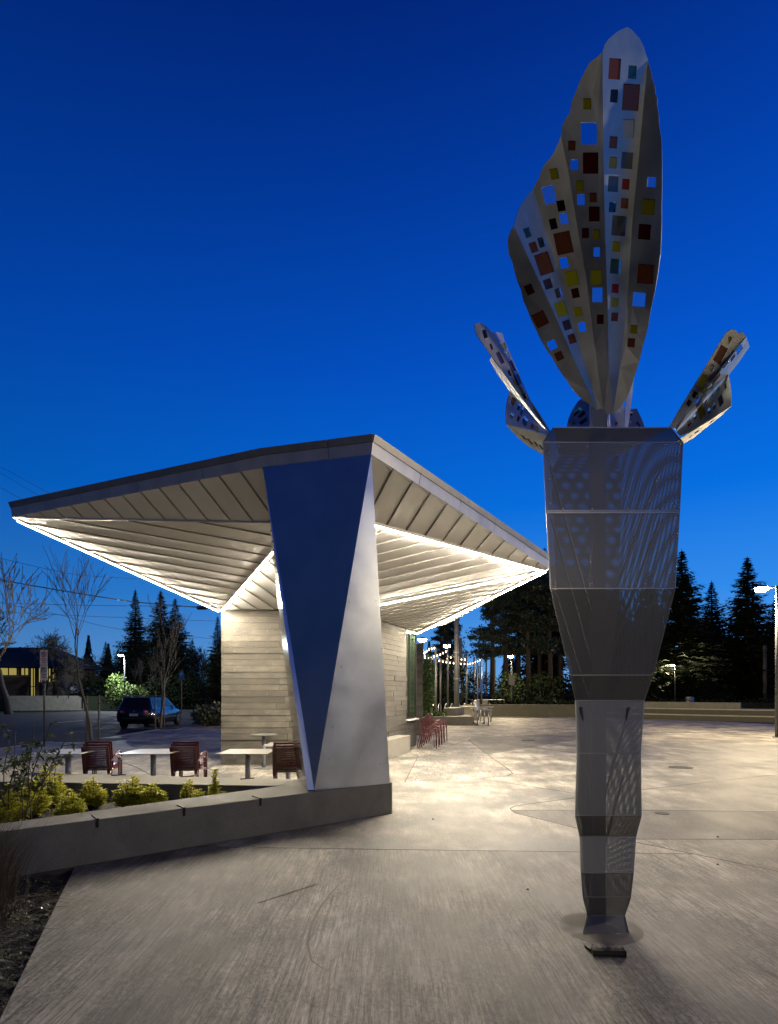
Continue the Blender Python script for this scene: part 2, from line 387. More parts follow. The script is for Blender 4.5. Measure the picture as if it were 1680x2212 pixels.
for (x, y, s_) in ((1470,1658,0.32),(1140,1599,0.3),(1330,1634,0.28),(1430,1757,0.12)):
    c_ = G(x,y); bb = MB(); bb.cyl(c_.x, c_.y, 0.001, 0.006, s_*.75, 20); dr = bb.build('drain_cover', M_joint, plaza)
for (x, y, wh) in ((492,1833,'just in front of the planter wall'),(1550,1868,'right of the sculpture, nearer one'),(1550,1808,'right of the sculpture, farther one'),(935,1770,'past the corner of the planter wall'),(330,1835,'by the left end of the planter wall'),(1140,1922,'left of the sculpture foot')):
    c_ = G(x,y); bb = MB(); bb.cyl(c_.x, c_.y, 0, 0.012, 0.013, 7, 0.008); tag(bb.build('pebble', M_black), 'small dark pebble on the concrete '+wh, 'pebble', 'pebbles on the plaza')
# pale kerb along the street edge
kl = [(-8.3,46),(-8.9,33),(-9.0,29.6),(-9.9,25.3),(-9.8,20.5),(-10.1,19.2),(-11,18.4),(-10.9,15.9),(-11.8,8),(-12.2,2.8)]
kb = MB()
for i in range(len(kl)-1):
    a, c_ = Vector(kl[i]), Vector(kl[i+1]); d = (c_-a).normalized(); n_ = Vector((d.y, -d.x))*-1
    for j in (0,): kb.add([(a.x,a.y,-0.25),(c_.x,c_.y,-0.25),(c_.x,c_.y,0.006),(a.x,a.y,0.006),(a.x-n_.x*0.15,a.y-n_.y*0.15,0.006),(c_.x-n_.x*0.15,c_.y-n_.y*0.15,0.006),(a.x-n_.x*.15,a.y-n_.y*.15,-.25),(c_.x-n_.x*.15,c_.y-n_.y*.15,-.25)], [(0,1,2,3),(3,2,5,4),(6,4,5,7)])
struct(kb.build('kerb', M_seatc))
# planting strip at the camera's left
bed = [(0.37,-3),(-2.895,5.27),(-6,2.79),(-6,-3)]
b = MB(); 
def soilgrid(poly, z, step, amp, name):
    bb = MB(); x0 = min(p[0] for p in poly); x1 = max(p[0] for p in poly); y0 = min(p[1] for p in poly); y1 = max(p[1] for p in poly)
    nx, ny = int((x1-x0)/step)+1, int((y1-y0)/step)+1; vid = {}
    for i in range(nx+1):
        for j in range(ny+1): vid[i,j] = len(bb.v); bb.v.append((x0+i*step, y0+j*step, z+random.uniform(-amp, amp)))
    for i in range(nx):
        for j in range(ny):
            if inpoly((x0+(i+.5)*step, y0+(j+.5)*step), poly): bb.f.append((vid[i,j],vid[i+1,j],vid[i+1,j+1],vid[i,j+1]))
    return struct(bb.build(name, M_soil))
soilgrid([(0.45,-3.1),(-2.9,5.36),(-6.1,2.8),(-6.1,-3)], -0.035, 0.05, 0.022, 'planting_strip')

# ------------------------------------------------------------------ planter bench (two concrete arms meeting under the column)
fd = Vector((-0.78,-0.626)).normalized()
F0 = Vector((0.04,7.63)); Fend = F0+fd*6.0
planter = thing('planter_bench', 'low concrete V-shaped bench wall holding the planting bed under the column', 'bench', (-1.5,6.9,0))
inner0 = Vector((-1.41,7.34)); innerd = (Vector((-3.52,5.24))-inner0).normalized(); innerEnd = inner0+innerd*5.0
HT = 0.41
front_poly = [tuple(F0), (0.22,8.05), (-0.35,8.42), (-1.26,7.89), tuple(inner0), tuple(innerEnd), tuple(Fend)]
def slabs_along(nm, poly_a, poly_b, n, parent, m):
    """cast segments between two long edges, a hairline joint between neighbours"""
    for i in range(n):
        t0, t1 = i/n+ (0.0004 if i else 0), (i+1)/n-(0.0004 if i < n-1 else 0)
        q = [poly_a[0].lerp(poly_a[1], t0), poly_a[0].lerp(poly_a[1], t1), poly_b[0].lerp(poly_b[1], t1), poly_b[0].lerp(poly_b[1], t0)]
        bb = MB(); bb.prism([tuple(p) for p in q], 0.0, HT); o = bb.build(nm, m, parent)
        bv = o.modifiers.new('edge', 'BEVEL'); bv.width = 0.004; bv.segments = 1; bv.limit_method = 'ANGLE'
hub = [tuple(F0), (0.045,8.02), (-0.35,8.42), (-1.26,7.90), (-1.405,7.342), tuple(innerEnd), tuple(Fend)]
bb = MB(); bb.prism(hub, 0.0, HT); o = bb.build('bench_front_arm', M_wallc, planter); bv = o.modifiers.new('edge','BEVEL'); bv.width = 0.005; bv.segments = 1
slabs_along('bench_back_arm', (Vector((-1.41,7.346)), Vector((-6.6,7.83))), (Vector((-1.268,7.905)), Vector((-6.6,8.75))), 3, planter, M_wallc)
# skate stops let into the edge
for (x, y, z) in ((545,1719.5,0),(388,1741,0),(206,1765,0)):
    p = G(x, y, HT); t = (Vector((p.x,p.y))-F0).dot(fd); e = F0+fd*t; nrm = Vector((0.626,-0.78)); q = e-nrm*0.20
    bb = MB(); s3 = fd.to_3d()*0.018
    bb.obox((q.x,q.y,HT-0.004), (e.x-q.x+nrm.x*0.012, e.y-q.y+nrm.y*0.012, 0), s3, (0,0,0.016))
    bb.obox((e.x,e.y,HT-0.075), (nrm.x*0.012, nrm.y*0.012, 0), s3, (0,0,0.071)); bb.build('skate_stop', M_darkmetal, planter)
for (x, y) in ((520,1684),(240,1676),(390,1679)):
    p = G(x,y,HT); bb = MB(); bb.obox((p.x,p.y,HT-0.004),(0.16,0.10,0),(-0.012,0.016,0),(0,0,0.016)); bb.build('skate_stop', M_darkmetal, planter)
b = MB(); b.prism([(-1.40,7.36),(-6.5,7.85),(-5.6,3.1),tuple(innerEnd),], 0.0, 0.20); o = b.build('planter_soil', M_soil, planter)

# ------------------------------------------------------------------ pavilion
A = P(26,1117,9.7); F1 = P(568,1009,7.8); F2 = P(802,981,7.3); B = P(1186,1229,10.8)
At = P(21,1087,9.72); F1t = P(562,972,7.78); F2t = P(806,941,7.28); Bt = P(1187,1202,10.82)
WL = Vector((-3.74,12.72,3.42)); WR = Vector((0.86,17.55,3.42)); WC = Vector((-0.94,12.72,3.42))
P1 = P(582,1127,8.6); P2 = P(806,1127,8.6)
S1 = P(598,1177,9.2)
K = P(967,1347.5,16.0); BL = Vector((-5.5,18.2,4.45)); BR = Vector((0.9,19.2,3.62))
pav = thing('pavilion', 'angular pavilion with white folded soffit, board-formed concrete walls and steel column', 'pavilion', (-1.6,15.0,0))
# roof deck
b = MB(); zt = Vector((0,0,0.235))
Kt, BRt, BLt = K+zt, BR+zt, BL+zt
b.add([At,F1t,F2t,Bt,Kt,BRt,BLt], [(0,1,2,6),(2,3,4),(2,4,5,6)]); roof = b.build('roof_deck', M_cap, pav)
# fascia panels with seams and a cap flashing
def fascia(a, c_, at, ct, cuts):
    n2 = Vector(((c_-a).y, -(c_-a).x, 0)).normalized()
    ts = [0]+cuts+[1]
    for i in range(len(ts)-1):
        t0, t1 = ts[i], ts[i+1]; L = (c_-a).length; g_ = 0.004/L
        p0, p1 = a.lerp(c_, t0+(g_ if i else 0)), a.lerp(c_, t1-(g_ if i < len(ts)-2 else 0)); q0, q1 = at.lerp(ct, t0+(g_ if i else 0)), at.lerp(ct, t1-(g_ if i < len(ts)-2 else 0))
        u0, u1 = p0.lerp(q0, 0.66), p1.lerp(q1, 0.66)
        bb = MB(); bb.extr([p0, p1, u1, u0], -n2*0.02); bb.build('fascia_panel', M_fascia, pav)
        bb = MB(); k0, k1 = u0+Vector((0,0,0.004)), u1+Vector((0,0,0.004)); e0, e1 = q0+n2*0.03+Vector((0,0,.012)), q1+n2*0.03+Vector((0,0,.012))
        bb.extr([k0+n2*0.012, k1+n2*0.012, e1, e0], -n2*0.05); bb.build('cap_flashing', M_cap, pav)
fascia(A, F1, At, F1t, [0.2,0.32,0.44,0.56,0.68,0.8])
fascia(F1, F2, F1t, F2t, [0.62])
fascia(F2, B, F2t, Bt, [0.2,0.4,0.6,0.8])
fascia(B, K, Bt, Kt, [0.5]); fascia(K, BR, Kt, BRt, [])
fascia(BR, BL, BRt, BLt, [0.25,0.5,0.75]); fascia(BL, A, BLt, At, [0.33,0.66])
# soffit: folded facets cut into standing-seam panels
def clip(poly, n_, d, keep_ge=True):
    out = []; m_ = len(poly); f = lambda p: (p.dot(n_)-d)*(1 if keep_ge else -1)
    for i in range(m_):
        a, c_ = poly[i], poly[(i+1)%m_]; fa, fc = f(a), f(c_)
        if fa >= 0: out.append(a)
        if (fa >= 0) != (fc >= 0): out.append(a.lerp(c_, fa/(fa-fc)))
    return out
def rayplane(x, y, p0, nrm):
    d = Vector(((x-CX)/FPX, 1, (HY-y)/FPX)); o = Vector((0,0,EYE)); return o+d*((p0-o).dot(nrm)/d.dot(nrm))
def soffit(tri, seam_px, width, nm='soffit_panel', phase=0.0, gap=0.022):
    tri = [Vector(p) for p in tri]; nrm = (tri[1]-tri[0]).cross(tri[2]-tri[0]).normalized()
    if nrm.z > 0: nrm = -nrm
    dirv = (rayplane(*seam_px[1], tri[0], nrm)-rayplane(*seam_px[0], tri[0], nrm)).normalized() if len(seam_px) == 2 and not isinstance(seam_px[0], Vector) else (seam_px[1]-seam_px[0]).normalized()
    ax = dirv.cross(nrm).normalized(); ds = [p.dot(ax) for p in tri]; d = min(ds)+phase*width-width; cnt = 0
    bb = MB(); bb.add([p-nrm*0.022 for p in tri], [tuple(range(len(tri)))]); bb.build('soffit_backing', M_seamshade, pav)
    while d < max(ds):
        q = clip(tri, ax, d+gap/2); q = clip(q, ax, d+width-gap/2, False) if len(q) > 2 else q
        if len(q) > 2:
            c_ = sum(q, Vector())/len(q); area = max((p-c_).length for p in q)
            if area > 0.08:
                q = [p+nrm*(0.016*(((p.dot(ax)-d)/width) if ax.y < 0 else 1-(p.dot(ax)-d)/width)-0.004) for p in q]; bb = MB(); bb.extr(q, -nrm*0.020)
                so_ = bb.build(nm, M_soffit, pav); so_.data.materials.append(M_seamshade); cnt += 1
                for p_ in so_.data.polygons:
                    if abs(p_.normal.dot(nrm)) < 0.7: p_.material_index = 1  # panel edges coloured darker for the seam shadow
        d += width
    return cnt
soffit([A, F1, P1], ((464,1010) if 0 else (520,1035), (581,1120)), 0.36)
soffit([A, P1, S1, WL], ((205,1172), (480,1222)), 0.36)
soffit([S1, WL, WC, P(640,1177,9.2)], ((500,1225),(590,1290)), 0.36)
soffit([F2, P2, B], ((893,1047),(832,1150)), 0.36)
soffit([P2, B, WC], ((814,1210),(1000,1165)), 0.36)
soffit([B, WC, WR], ((840,1290),(1080,1240)), 0.36)
soffit([B, WR, K], (B, WR), 0.4)
soffit([P(640,1177,9.2), P1, P2, WC], (P1, P2), 0.36)
soffit([A, WL, BL], (A, BL), 0.5); soffit([WL, BL, BR, WR+Vector((0,1,0))], (WL, WR), 0.5); soffit([K, WR, BR], (K, BR), 0.4)
# trims along the folds
b = MB(); b.tube([A.lerp(P1,0.10)-Vector((0,0,0.01)), P1-Vector((0,0,0.01))], 0.022, 4); b.build('soffit_trim', M_fascia, pav)
b = MB(); b.tube([F2-Vector((0,-0.05,0.0)), B-Vector((0.05,-0.05,0.0))], 0.028, 4); b.build('soffit_trim', M_fascia, pav)
b = MB(); b.tube([F1+Vector((0,0.05,0)), A+Vector((0.05,0.05,0))], 0.024, 4); b.build('soffit_trim', M_fascia, pav)
# LED strips along the folds
def strip(a, c_, w, off=0.055):
    a, c_ = Vector(a), Vector(c_); dn = Vector((0,0,-off)); bb = MB(); d0 = (c_-a).normalized(); s0_ = d0.cross(Vector((0,0,1))).normalized(); bb.obox(a+dn-s0_*w, c_-a, s0_*2*w, Vector((0,0,0.012)))
    bb.build('light_strip', E_strip, pav)
    h = MB(); d = (c_-a).normalized(); s_ = d.cross(Vector((0,0,1))).normalized()
    h.obox(a-s_*(w+0.006)+dn+Vector((0,0,0.0125)), c_-a, s_*(2*w+0.012), Vector((0,0,0.045)))
    for q_ in (-1, 1): h.obox(a+s_*(q_*(w+0.004))-s_*0.002+dn+Vector((0,0,0.0044)), c_-a, s_*0.004, Vector((0,0,0.0078)))
    h.build('strip_housing', M_fascia, pav)
strip(A+Vector((0.05,0.06,0)), WL+Vector((0,-0.03,0)), 0.010)
strip(S1, WL+Vector((0.08,-0.05,0)), 0.016)
strip(P2, B-Vector((0.06,-0.03,0)), 0.016)
strip(B-Vector((0.10,-0.05,0)), WC, 0.008)
strip(B-Vector((0.06,-0.08,0)), WR, 0.014)
# column: folded steel plate standing on the bench
b1a = G(664,1709,HT); b1b = G(679,1708,HT); b2 = G(842,1692,HT); b3 = G(642.6,1685.5,HT); b4 = Vector((-0.25,8.2,HT))
colm = MB(); colm.add([F1, F2, b1b, b1a], [(0,3,2,1)]); o = colm.build('column_front_plate', M_blueface, pav)
colm = MB(); colm.add([F2, b1b, b2], [(0,1,2)]); side = colm.build('column_side_plate', M_silver, pav)
colm = MB(); colm.add([F1, b1a, b3, P1], [(0,3,2,1)]); colm.build('column_mirror_plate', M_mirror, pav)
colm = MB(); colm.add([F2, b2, b4, P2], [(0,1,2,3)]); colm.build('column_rear_plate', M_silver, pav)
colm = MB(); colm.add([P1, P2, b4, b3], [(0,1,2,3)]); colm.build('column_back_plate', M_silver, pav)
e1 = F2-b1b; 
for (x, y) in ((755,1300),(812,1296),(738,1440),(825,1400),(720,1570),(830,1560),(712,1640),(822,1650),(775,1640)):
    p = rayplane(x, y, b2, (b1b-F2).cross(b2-F2).normalized()); nn = (b1b-F2).cross(b2-F2).normalized(); nn = -nn if nn.y > 0 else nn
    bb = MB(); bb.tube([p, p+nn*0.006], [0.014, 0.009], 10); bb.build('rivet', M_silver, side)
b = MB(); b.prism([tuple(b1a[:2]),tuple(b1b[:2]),tuple(b2[:2]),tuple(b4[:2]),tuple(b3[:2])], HT+0.001, HT+0.012); b.build('column_base_plate', M_darkmetal, pav)

# board-formed concrete walls: a core with the boards' imprints standing proud of each other
core = [(-3.70,12.79),(-0.90,12.79),(0.80,17.5),(0.80,19.0),(-3.70,19.0)]
b = MB(); b.prism(core, 0.0, 3.40); wall = b.build('wall_core', M_boards[1], pav)
def boards(a, c_, z0, z1, out, n_courses, seed, holes=None, name='board'):
    rnd = random.Random(seed); a, c_ = Vector(a), Vector(c_); L = (c_-a).length; d = (c_-a)/L; nrm = Vector((d.y, -d.x)); h = (z1-z0)/n_courses
    for k in range(n_courses):
        t = 0.0; za, zb = z0+k*h, z0+(k+1)*h
        while t < L-1e-4:
            w = rnd.uniform(0.9, 2.1); t1 = min(L, t+w)
            if L-t1 < 0.35: t1 = L
            segs = [(t, t1)]
            if holes:
                for (h0, h1, hz0, hz1) in holes:
                    if za < hz1-0.01 and zb > hz0+0.01:
                        ns = []
                        for (s0, s1) in segs:
                            if s1 <= h0 or s0 >= h1: ns.append((s0, s1))
                            else:
                                if s0 < h0: ns.append((s0, h0))
                                if s1 > h1: ns.append((h1, s1))
                        segs = ns
            for (s0, s1) in segs:
                if s1-s0 < 0.02: continue
                pr = out+rnd.choice((0,0,0.003,0.006,0.010,0.018)); j = 0.002
                p, q = a+d*(s0+j), a+d*(s1-j); bb = MB()
                lean = rnd.uniform(-0.003, 0.003)
                o0, o1 = nrm*(pr+lean), nrm*(pr-lean)
                bb.add([(p.x,p.y,za),(q.x,q.y,za),(q.x,q.y,zb),(p.x,p.y,zb),(p.x+o0.x,p.y+o0.y,za+0.003),(q.x+o0.x,q.y+o0.y,za+0.003),(q.x+o1.x,q.y+o1.y,zb-0.002),(p.x+o1.x,p.y+o1.y,zb-0.002)],
                       [(4,5,6,7),(0,1,5,4),(1,2,6,5),(2,3,7,6),(3,0,4,7)])
                bb.build(name, rnd.choice(M_boards), wall)
            t = t1
boards((-3.70,12.79), (-0.90,12.79), 0.0, 3.40, 0.03, 25, 3)
rd = (Vector((0.80,17.5))-Vector((-0.90,12.79))).length
boards((-0.90,12.79), (0.80,17.5), 0.0, 3.40, 0.03, 25, 5, holes=[(rd-0.98, rd-0.02, 0.80, 3.5)])
# form-tie holes
for i in range(4):
    for zz in (0.2,1.15,1.55,2.1,2.5,2.95):
        bb = MB(); x_ = -3.4+i*0.72; bb.tube([(x_,12.762,zz),(x_,12.738,zz)], 0.010, 6); bb.build('tie_cap', M_seatc, wall)
# window at the end of the plaza wall
wd = (Vector((0.80,17.5))-Vector((-0.90,12.79))).normalized(); wn_ = Vector((wd.y,-wd.x))
w0 = Vector((0.80,17.5))-wd*0.98; w1 = Vector((0.80,17.5))-wd*0.02
win = MB(); 
def wp(t, z, out): p = w0+wd*t+wn_*out; return Vector((p.x,p.y,z))
M_pane = glass('window_glass', (0.35,0.5,0.38), 0.55, 0.03, (0.9,1,0.92), (0.05,0.075,0.05))
wind = MB(); wind.add([wp(0.02,0.86,0.012),wp(0.94,0.86,0.012),wp(0.94,3.36,0.012),wp(0.02,3.36,0.012)], [(0,1,2,3)]); wo_ = wind.build('window', M_pane, pav)
for (t0,t1,z0,z1) in ((0,0.05,0.82,3.39),(0.91,0.96,0.82,3.39),(0.30,0.34,0.87,3.34),(0.05,0.91,0.82,0.87),(0.05,0.91,3.34,3.39)):
    f_ = MB(); f_.obox(wp(t0,z0,0.008), wp(t1,z0,0.008)-wp(t0,z0,0.008), Vector((0,0,z1-z0)), (wn_*0.03).to_3d()); f_.build('frame', M_darkmetal, wo_)
f_ = MB(); f_.obox(wp(-0.03,0.775,0.005), wp(1.0,0.775,0.005)-wp(-0.03,0.775,0.005), (0,0,0.04), (wn_*0.10).to_3d()); f_.build('sill', M_white, wo_)
# far pier of the same wall
b = MB(); b.prism([(0.95,21.5),(1.24,21.5),(1.24,22.6),(0.95,22.6)], 0, 3.4); pier = thing('concrete_pier', 'board-formed concrete pier behind the pavilion window', 'pier', (1.1,22,0)); b.build('core', M_boards[0], pier)
for k in range(24):
    bb = MB(); x_ = random.uniform(0.005,0.02); bb.box(0.95-x_,1.24+x_,21.5-x_,22.0,k*0.1417+0.001,(k+1)*0.1417-0.001); bb.build('board', M_boards[k%3], pier)
# seat block along the plaza wall
wb = G(837,1633.7); b = MB(); s0 = Vector((-0.42,13.95)); 
b.prism([tuple(s0+wn_*0.05),tuple(s0+wn_*0.42),tuple(s0+wd*1.75+wn_*0.42),tuple(s0+wd*1.75+wn_*0.05)], 0, 0.45)
o = b.build('concrete_block_bench', M_seatc); tag(o, 'concrete seat block against the pavilion wall, right of the steel column', 'bench'); bv = o.modifiers.new('edge','BEVEL'); bv.width = 0.008

# ------------------------------------------------------------------ the flower sculpture
def perf_mat(name, c, pitch=0.0105, rad=0.235, rough=0.46):
    m, n, l, b = nodes(name)
    b.inputs['Metallic'].default_value = 0.75; b.inputs['Roughness'].default_value = rough; b.inputs['Base Color'].default_value = (*c, 1)
    uv = n.new('ShaderNodeUVMap'); s_ = n.new('ShaderNodeVectorMath'); s_.operation = 'MULTIPLY'; s_.inputs[1].default_value = (1/pitch, 1/(pitch*1.732), 0)
    l.new(uv.outputs[0], s_.inputs[0])
    outs = []
    for off in ((0,0,0),(0.5,0.5,0)):
        a = n.new('ShaderNodeVectorMath'); a.operation = 'ADD'; a.inputs[1].default_value = off; l.new(s_.outputs[0], a.inputs[0])
        f = n.new('ShaderNodeVectorMath'); f.operation = 'FRACTION'; l.new(a.outputs[0], f.inputs[0])
        d = n.new('ShaderNodeVectorMath'); d.operation = 'SUBTRACT'; d.inputs[1].default_value = (0.5,0.5,0); l.new(f.outputs[0], d.inputs[0])
        k = n.new('ShaderNodeVectorMath'); k.operation = 'MULTIPLY'; k.inputs[1].default_value = (1,1.732,0); l.new(d.outputs[0], k.inputs[0])
        g = n.new('ShaderNodeVectorMath'); g.operation = 'LENGTH'; l.new(k.outputs[0], g.inputs[0]); outs.append(g.outputs['Value'])
    mn = n.new('ShaderNodeMath'); mn.operation = 'MINIMUM'; l.new(outs[0], mn.inputs[0]); l.new(outs[1], mn.inputs[1])
    lt = n.new('ShaderNodeMath'); lt.operation = 'LESS_THAN'; lt.inputs[1].default_value = rad; l.new(mn.outputs[0], lt.inputs[0])
    tr = n.new('ShaderNodeBsdfTransparent'); mx = n.new('ShaderNodeMixShader'); o = n['Material Output']
    l.new(lt.outputs[0], mx.inputs[0]); l.new(b.outputs[0], mx.inputs[1]); l.new(tr.outputs[0], mx.inputs[2]); l.new(mx.outputs[0], o.inputs[0])
    return m
M_perfb = perf_mat('perforated_steel_back', (0.25, 0.25, 0.235), pitch=0.0125, rad=0.17)
M_perf = perf_mat('perforated_steel', (0.275, 0.28, 0.26), pitch=0.0125, rad=0.27)
M_edge = mat('folded_edge_steel', (0.42, 0.43, 0.42), 0.35, 1.0, var=0.05)
M_core = mat('inner_steel_core', (0.20, 0.20, 0.19), 0.45, 0.6, var=0.1)

flower = thing('flower_sculpture', 'tall perforated steel flower sculpture with glass-studded petals on the plaza', 'sculpture', (1.43,3.95,0))
def nat(x, y): return x/1.488, y/1.488
# rows: native y, left x, right x, front depth Y
rows = [(3001.5,1875,2020,3.83),(2942.5,1889,2007,3.93),(2883.5,1874.6,2026,3.85),(2806,1867.7,2034.5,3.82),(2688,1863.6,2042.6,3.87),(2621,1849.3,2060,3.77),
        (2421.7,1854.6,2058,3.82),(2251.4,1849.2,2069.7,3.87),(2170,1833,2097.6,3.80),(1892,1769.8,2168.6,3.70),(1641,1754.9,2183.5,3.72),(1422,1745.9,2193.9,3.75),(1375,1779,2154,3.86)]
prof = []
for (y, xl, xr, Y) in rows:
    a = P(*nat(xl, y), Y); c_ = P(*nat(xr, y), Y); prof.append((a, c_))
prof[0][0].z = prof[0][1].z = 0.004
def panel(nm, q, m=M_perf, inset=0.0):
    bb = MB(); me_o = None
    q = [Vector(p) for p in q]; bb.quad(*q); o = bb.build(nm, m, flower)
    uvl = o.data.uv_layers.new(name='UVMap'); u = (q[1]-q[0]).normalized(); nn = (q[1]-q[0]).cross(q[3]-q[0]).normalized(); v = nn.cross(u)
    mid = (q[0]+q[1])/2
    for i, lp in enumerate(o.data.loops):
        d = Vector(o.data.vertices[lp.vertex_index].co)-mid; uvl.data[i].uv = (d.dot(u)+5, d.dot(v)+5)
    return o
fl_depth = []
for i, (a, c_) in enumerate(prof):
    w = (c_-a).length; dpt = 0.30+0.42*w*0.9; fl_depth.append(dpt)
cyc = 4.08
backs = []
for i, (a, c_) in enumerate(prof):
    mx_ = (a.x+c_.x)/2; dp = 0.16+0.38*(c_.x-a.x); hw = max(0.03, (c_.x-a.x)/2-0.38*dp); yb = a.y+dp
    backs.append((Vector((mx_-hw, yb, a.z)), Vector((mx_+hw, yb, a.z))))
for i in range(len(prof)-1):
    (a, c_), (a2, c2) = prof[i], prof[i+1]; (d, e), (d2, e2) = backs[i], backs[i+1]
    panel('front_panel', (a, c_, c2, a2)); panel('side_panel', (d, a, a2, d2)); panel('side_panel', (c_, e, e2, c2)); panel('back_panel', (e, d, d2, e2), M_perfb if i > 8 else M_core)
    for s_ in (0, 1):                                   # folded flange along each edge
        bb = MB(); bb.tube([prof[i][s_], prof[i+1][s_]], 0.0045, 4); bb.build('edge_flange', M_edge, flower)
    if i: bb = MB(); bb.tube([a+Vector((0.004,0,0)), c_-Vector((0.004,0,0))], 0.004, 4); bb.build('fold_line', M_edge, flower)
(a, c_), (d, e) = prof[-1], backs[-1]
panel('top_panel', (a, c_, e, d), M_edge)
bb = MB(); bb.tube([a, c_], 0.006, 4); bb.build('fold_line', M_edge, flower)
# seam band and rivets on the wide top panel
zb_ = lambda y, x, dy=-0.012: P(*nat(x, y), 3.715+dy)
bb = MB(); bb.obox(P(*nat(1757,1650),3.712), P(*nat(2182,1650),3.712)-P(*nat(1757,1650),3.712), (0,0.004,0), (0,0,0.012)); bb.build('seam_band', M_edge, flower)
for (x, y) in ((1796,1435),(1887,1435),(2033,1433),(2138,1431),(1762,1457),(2179,1456),(1765,1541),(2174,1535),(1768,1619),(2169,1618),(1809,1637),(1902,1636),(2018,1636),(2126,1637)):
    t = (y-1422)/(1641-1422); p = P(*nat(x,y), 3.75-0.03*t-0.004); bb = MB(); bb.tube([p, p-Vector((0,0.006,0))], [0.006,0.004], 8); bb.build('rivet', M_silver, flower)
# inner mast and ribs seen through the perforation
mx0 = (prof[0][0].x+prof[0][1].x)/2
bb = MB(); bb.box(mx0-0.045, mx0+0.045, 3.955, 4.02, 0.01, 3.62); bb.build('inner_mast', M_core, flower)
for s_ in (-1, 1):
    for (z0, z1, r1) in ((1.45,2.25,0.33),(1.75,2.75,0.36),(2.1,3.1,0.37),(0.55,1.05,0.12),(0.9,1.5,0.16)):
        bb = MB(); bb.tube([(mx0+s_*0.04,3.96,z0),(mx0+s_*r1,3.84,z1)], 0.009, 5); bb.build('inner_rib', M_core, flower)
# round footing patch and the luminaire on the ground in front
c_ = G(1308,1997); bb = MB(); bb.cyl(mx0, 3.93, 0.0002, 0.0008, 0.27, 40); o = bb.build('footing_grout', mat('stained_grout', (0.135,0.126,0.106), 0.85, var=0.5, scale=9), plaza)

# petals -------------------------------------------------------------
GL = {'brown': glass('glass_amber_brown', (0.30,0.10,0.03), 0.10, 0.12, (0.7,0.6,0.5), (0.21,0.062,0.03)),
      'dred': glass('glass_dark_red', (0.18,0.01,0.01), 0.10, 0.10, (0.6,0.5,0.5), (0.08,0.006,0.008)),
      'red': glass('glass_red', (0.5,0.02,0.02), 0.10, 0.10, (0.7,0.5,0.5), (0.32,0.015,0.02)),
      'dark': glass('glass_smoke', (0.05,0.03,0.02), 0.08, 0.08, (0.7,0.7,0.7), (0.015,0.007,0.005)),
      'olive': glass('glass_olive', (0.6,0.55,0.02), 0.10, 0.12, (0.7,0.7,0.5), (0.38,0.36,0.012)),
      'lime': glass('glass_lime', (0.7,0.7,0.05), 0.10, 0.12, (0.7,0.7,0.5), (0.52,0.54,0.02)),
      'blue': glass('glass_clear_blue', (0.75,0.95,1.0), 0.97, 0.05, (0.8,0.9,1), (0.05,0.15,0.7)),
      'clear': glass('glass_clear', (0.95,1.0,1.0), 0.90, 0.04, (1,1,1), (0.5,0.6,0.75)),
      'cyan': glass('glass_cyan', (0.6,1.0,1.0), 0.85, 0.05, (0.8,1,1), (0.1,0.45,0.55)),
      'purple': glass('glass_violet', (0.3,0.2,0.5), 0.15, 0.1, (0.7,0.6,0.8), (0.07,0.05,0.09)),
      'pale': glass('glass_pale', (0.9,0.95,0.9), 0.25, 0.05, (1,1,1), (0.62,0.63,0.55))}  # pale body colour puts a reflection into the large front pane
def z6(x, y): return (1500+x/1.6505)/1.488, (60+y/1.6505)/1.488       # reading grid of the petal study -> frame units
def rot_square(cx, cy, w, h, ang):
    ca, sa = math.cos(ang), math.sin(ang)
    return [(cx+dx*w/2*ca-dy*h/2*sa, cy+dx*w/2*sa+dy*h/2*ca) for dx, dy in ((-1,-1),(1,-1),(1,1),(-1,1))]
def facet(parent, nm, outline, holes, mapf, m=M_pet, thick=0.004, sub=None):
    """sheet-metal facet with square openings; each opening gets a glass pane of its own"""
    vs, es = [], []
    def loop(pts):
        k = len(vs); vs.extend(Vector(p) for p in pts); es.extend((k+i, k+(i+1)%len(pts)) for i in range(len(pts)))
    loop(outline)
    for q, _ in holes: loop(q)
    v2, e2, f2, *_r = delaunay_2d_cdt(vs, es, [], 0, 1e-6)
    bb = MB(); bb.v = [tuple(mapf(p.x, p.y)) for p in v2]
    for f in f2:
        c_ = sum((v2[i] for i in f), Vector((0,0)))/len(f)
        if inpoly(c_, outline) and not any(inpoly(c_, q) for q, _ in holes): bb.f.append(tuple(reversed(f)))
    o = bb.build(nm, m, parent); so = o.modifiers.new('sheet', 'SOLIDIFY'); so.thickness = thick; so.offset = 0
    for q, g in holes:
        c_ = (sum(p[0] for p in q)/4, sum(p[1] for p in q)/4)
        qq = [(c_[0]+(p[0]-c_[0])*1.04, c_[1]+(p[1]-c_[1])*1.04) for p in q]
        pts = [Vector(mapf(*p)) for p in qq]; nn = (pts[1]-pts[0]).cross(pts[3]-pts[0]).normalized()
        if nn.y < 0: nn = -nn
        g2 = MB(); g2.extr([p+nn*0.0025 for p in pts], nn*0.003); g2.build('pane', GL[g], o)
    return o
creases = {'A': [(248,1100),(345,1310),(445,1525),(560,1790),(640,1970),(690,2078)],
           'B': [(350,905),(410,1110),(480,1330),(600,1740),(665,1960),(710,2092)],
           'C': [(500,620),(545,850),(590,1130),(630,1350),(680,1750),(727,2098)],
           'D': [(718,180),(722,700),(735,1200),(745,1500),(752,1850),(748,2100)],
           'E': [(960,220),(915,700),(880,1050),(850,1500),(812,1850),(775,2096)]}
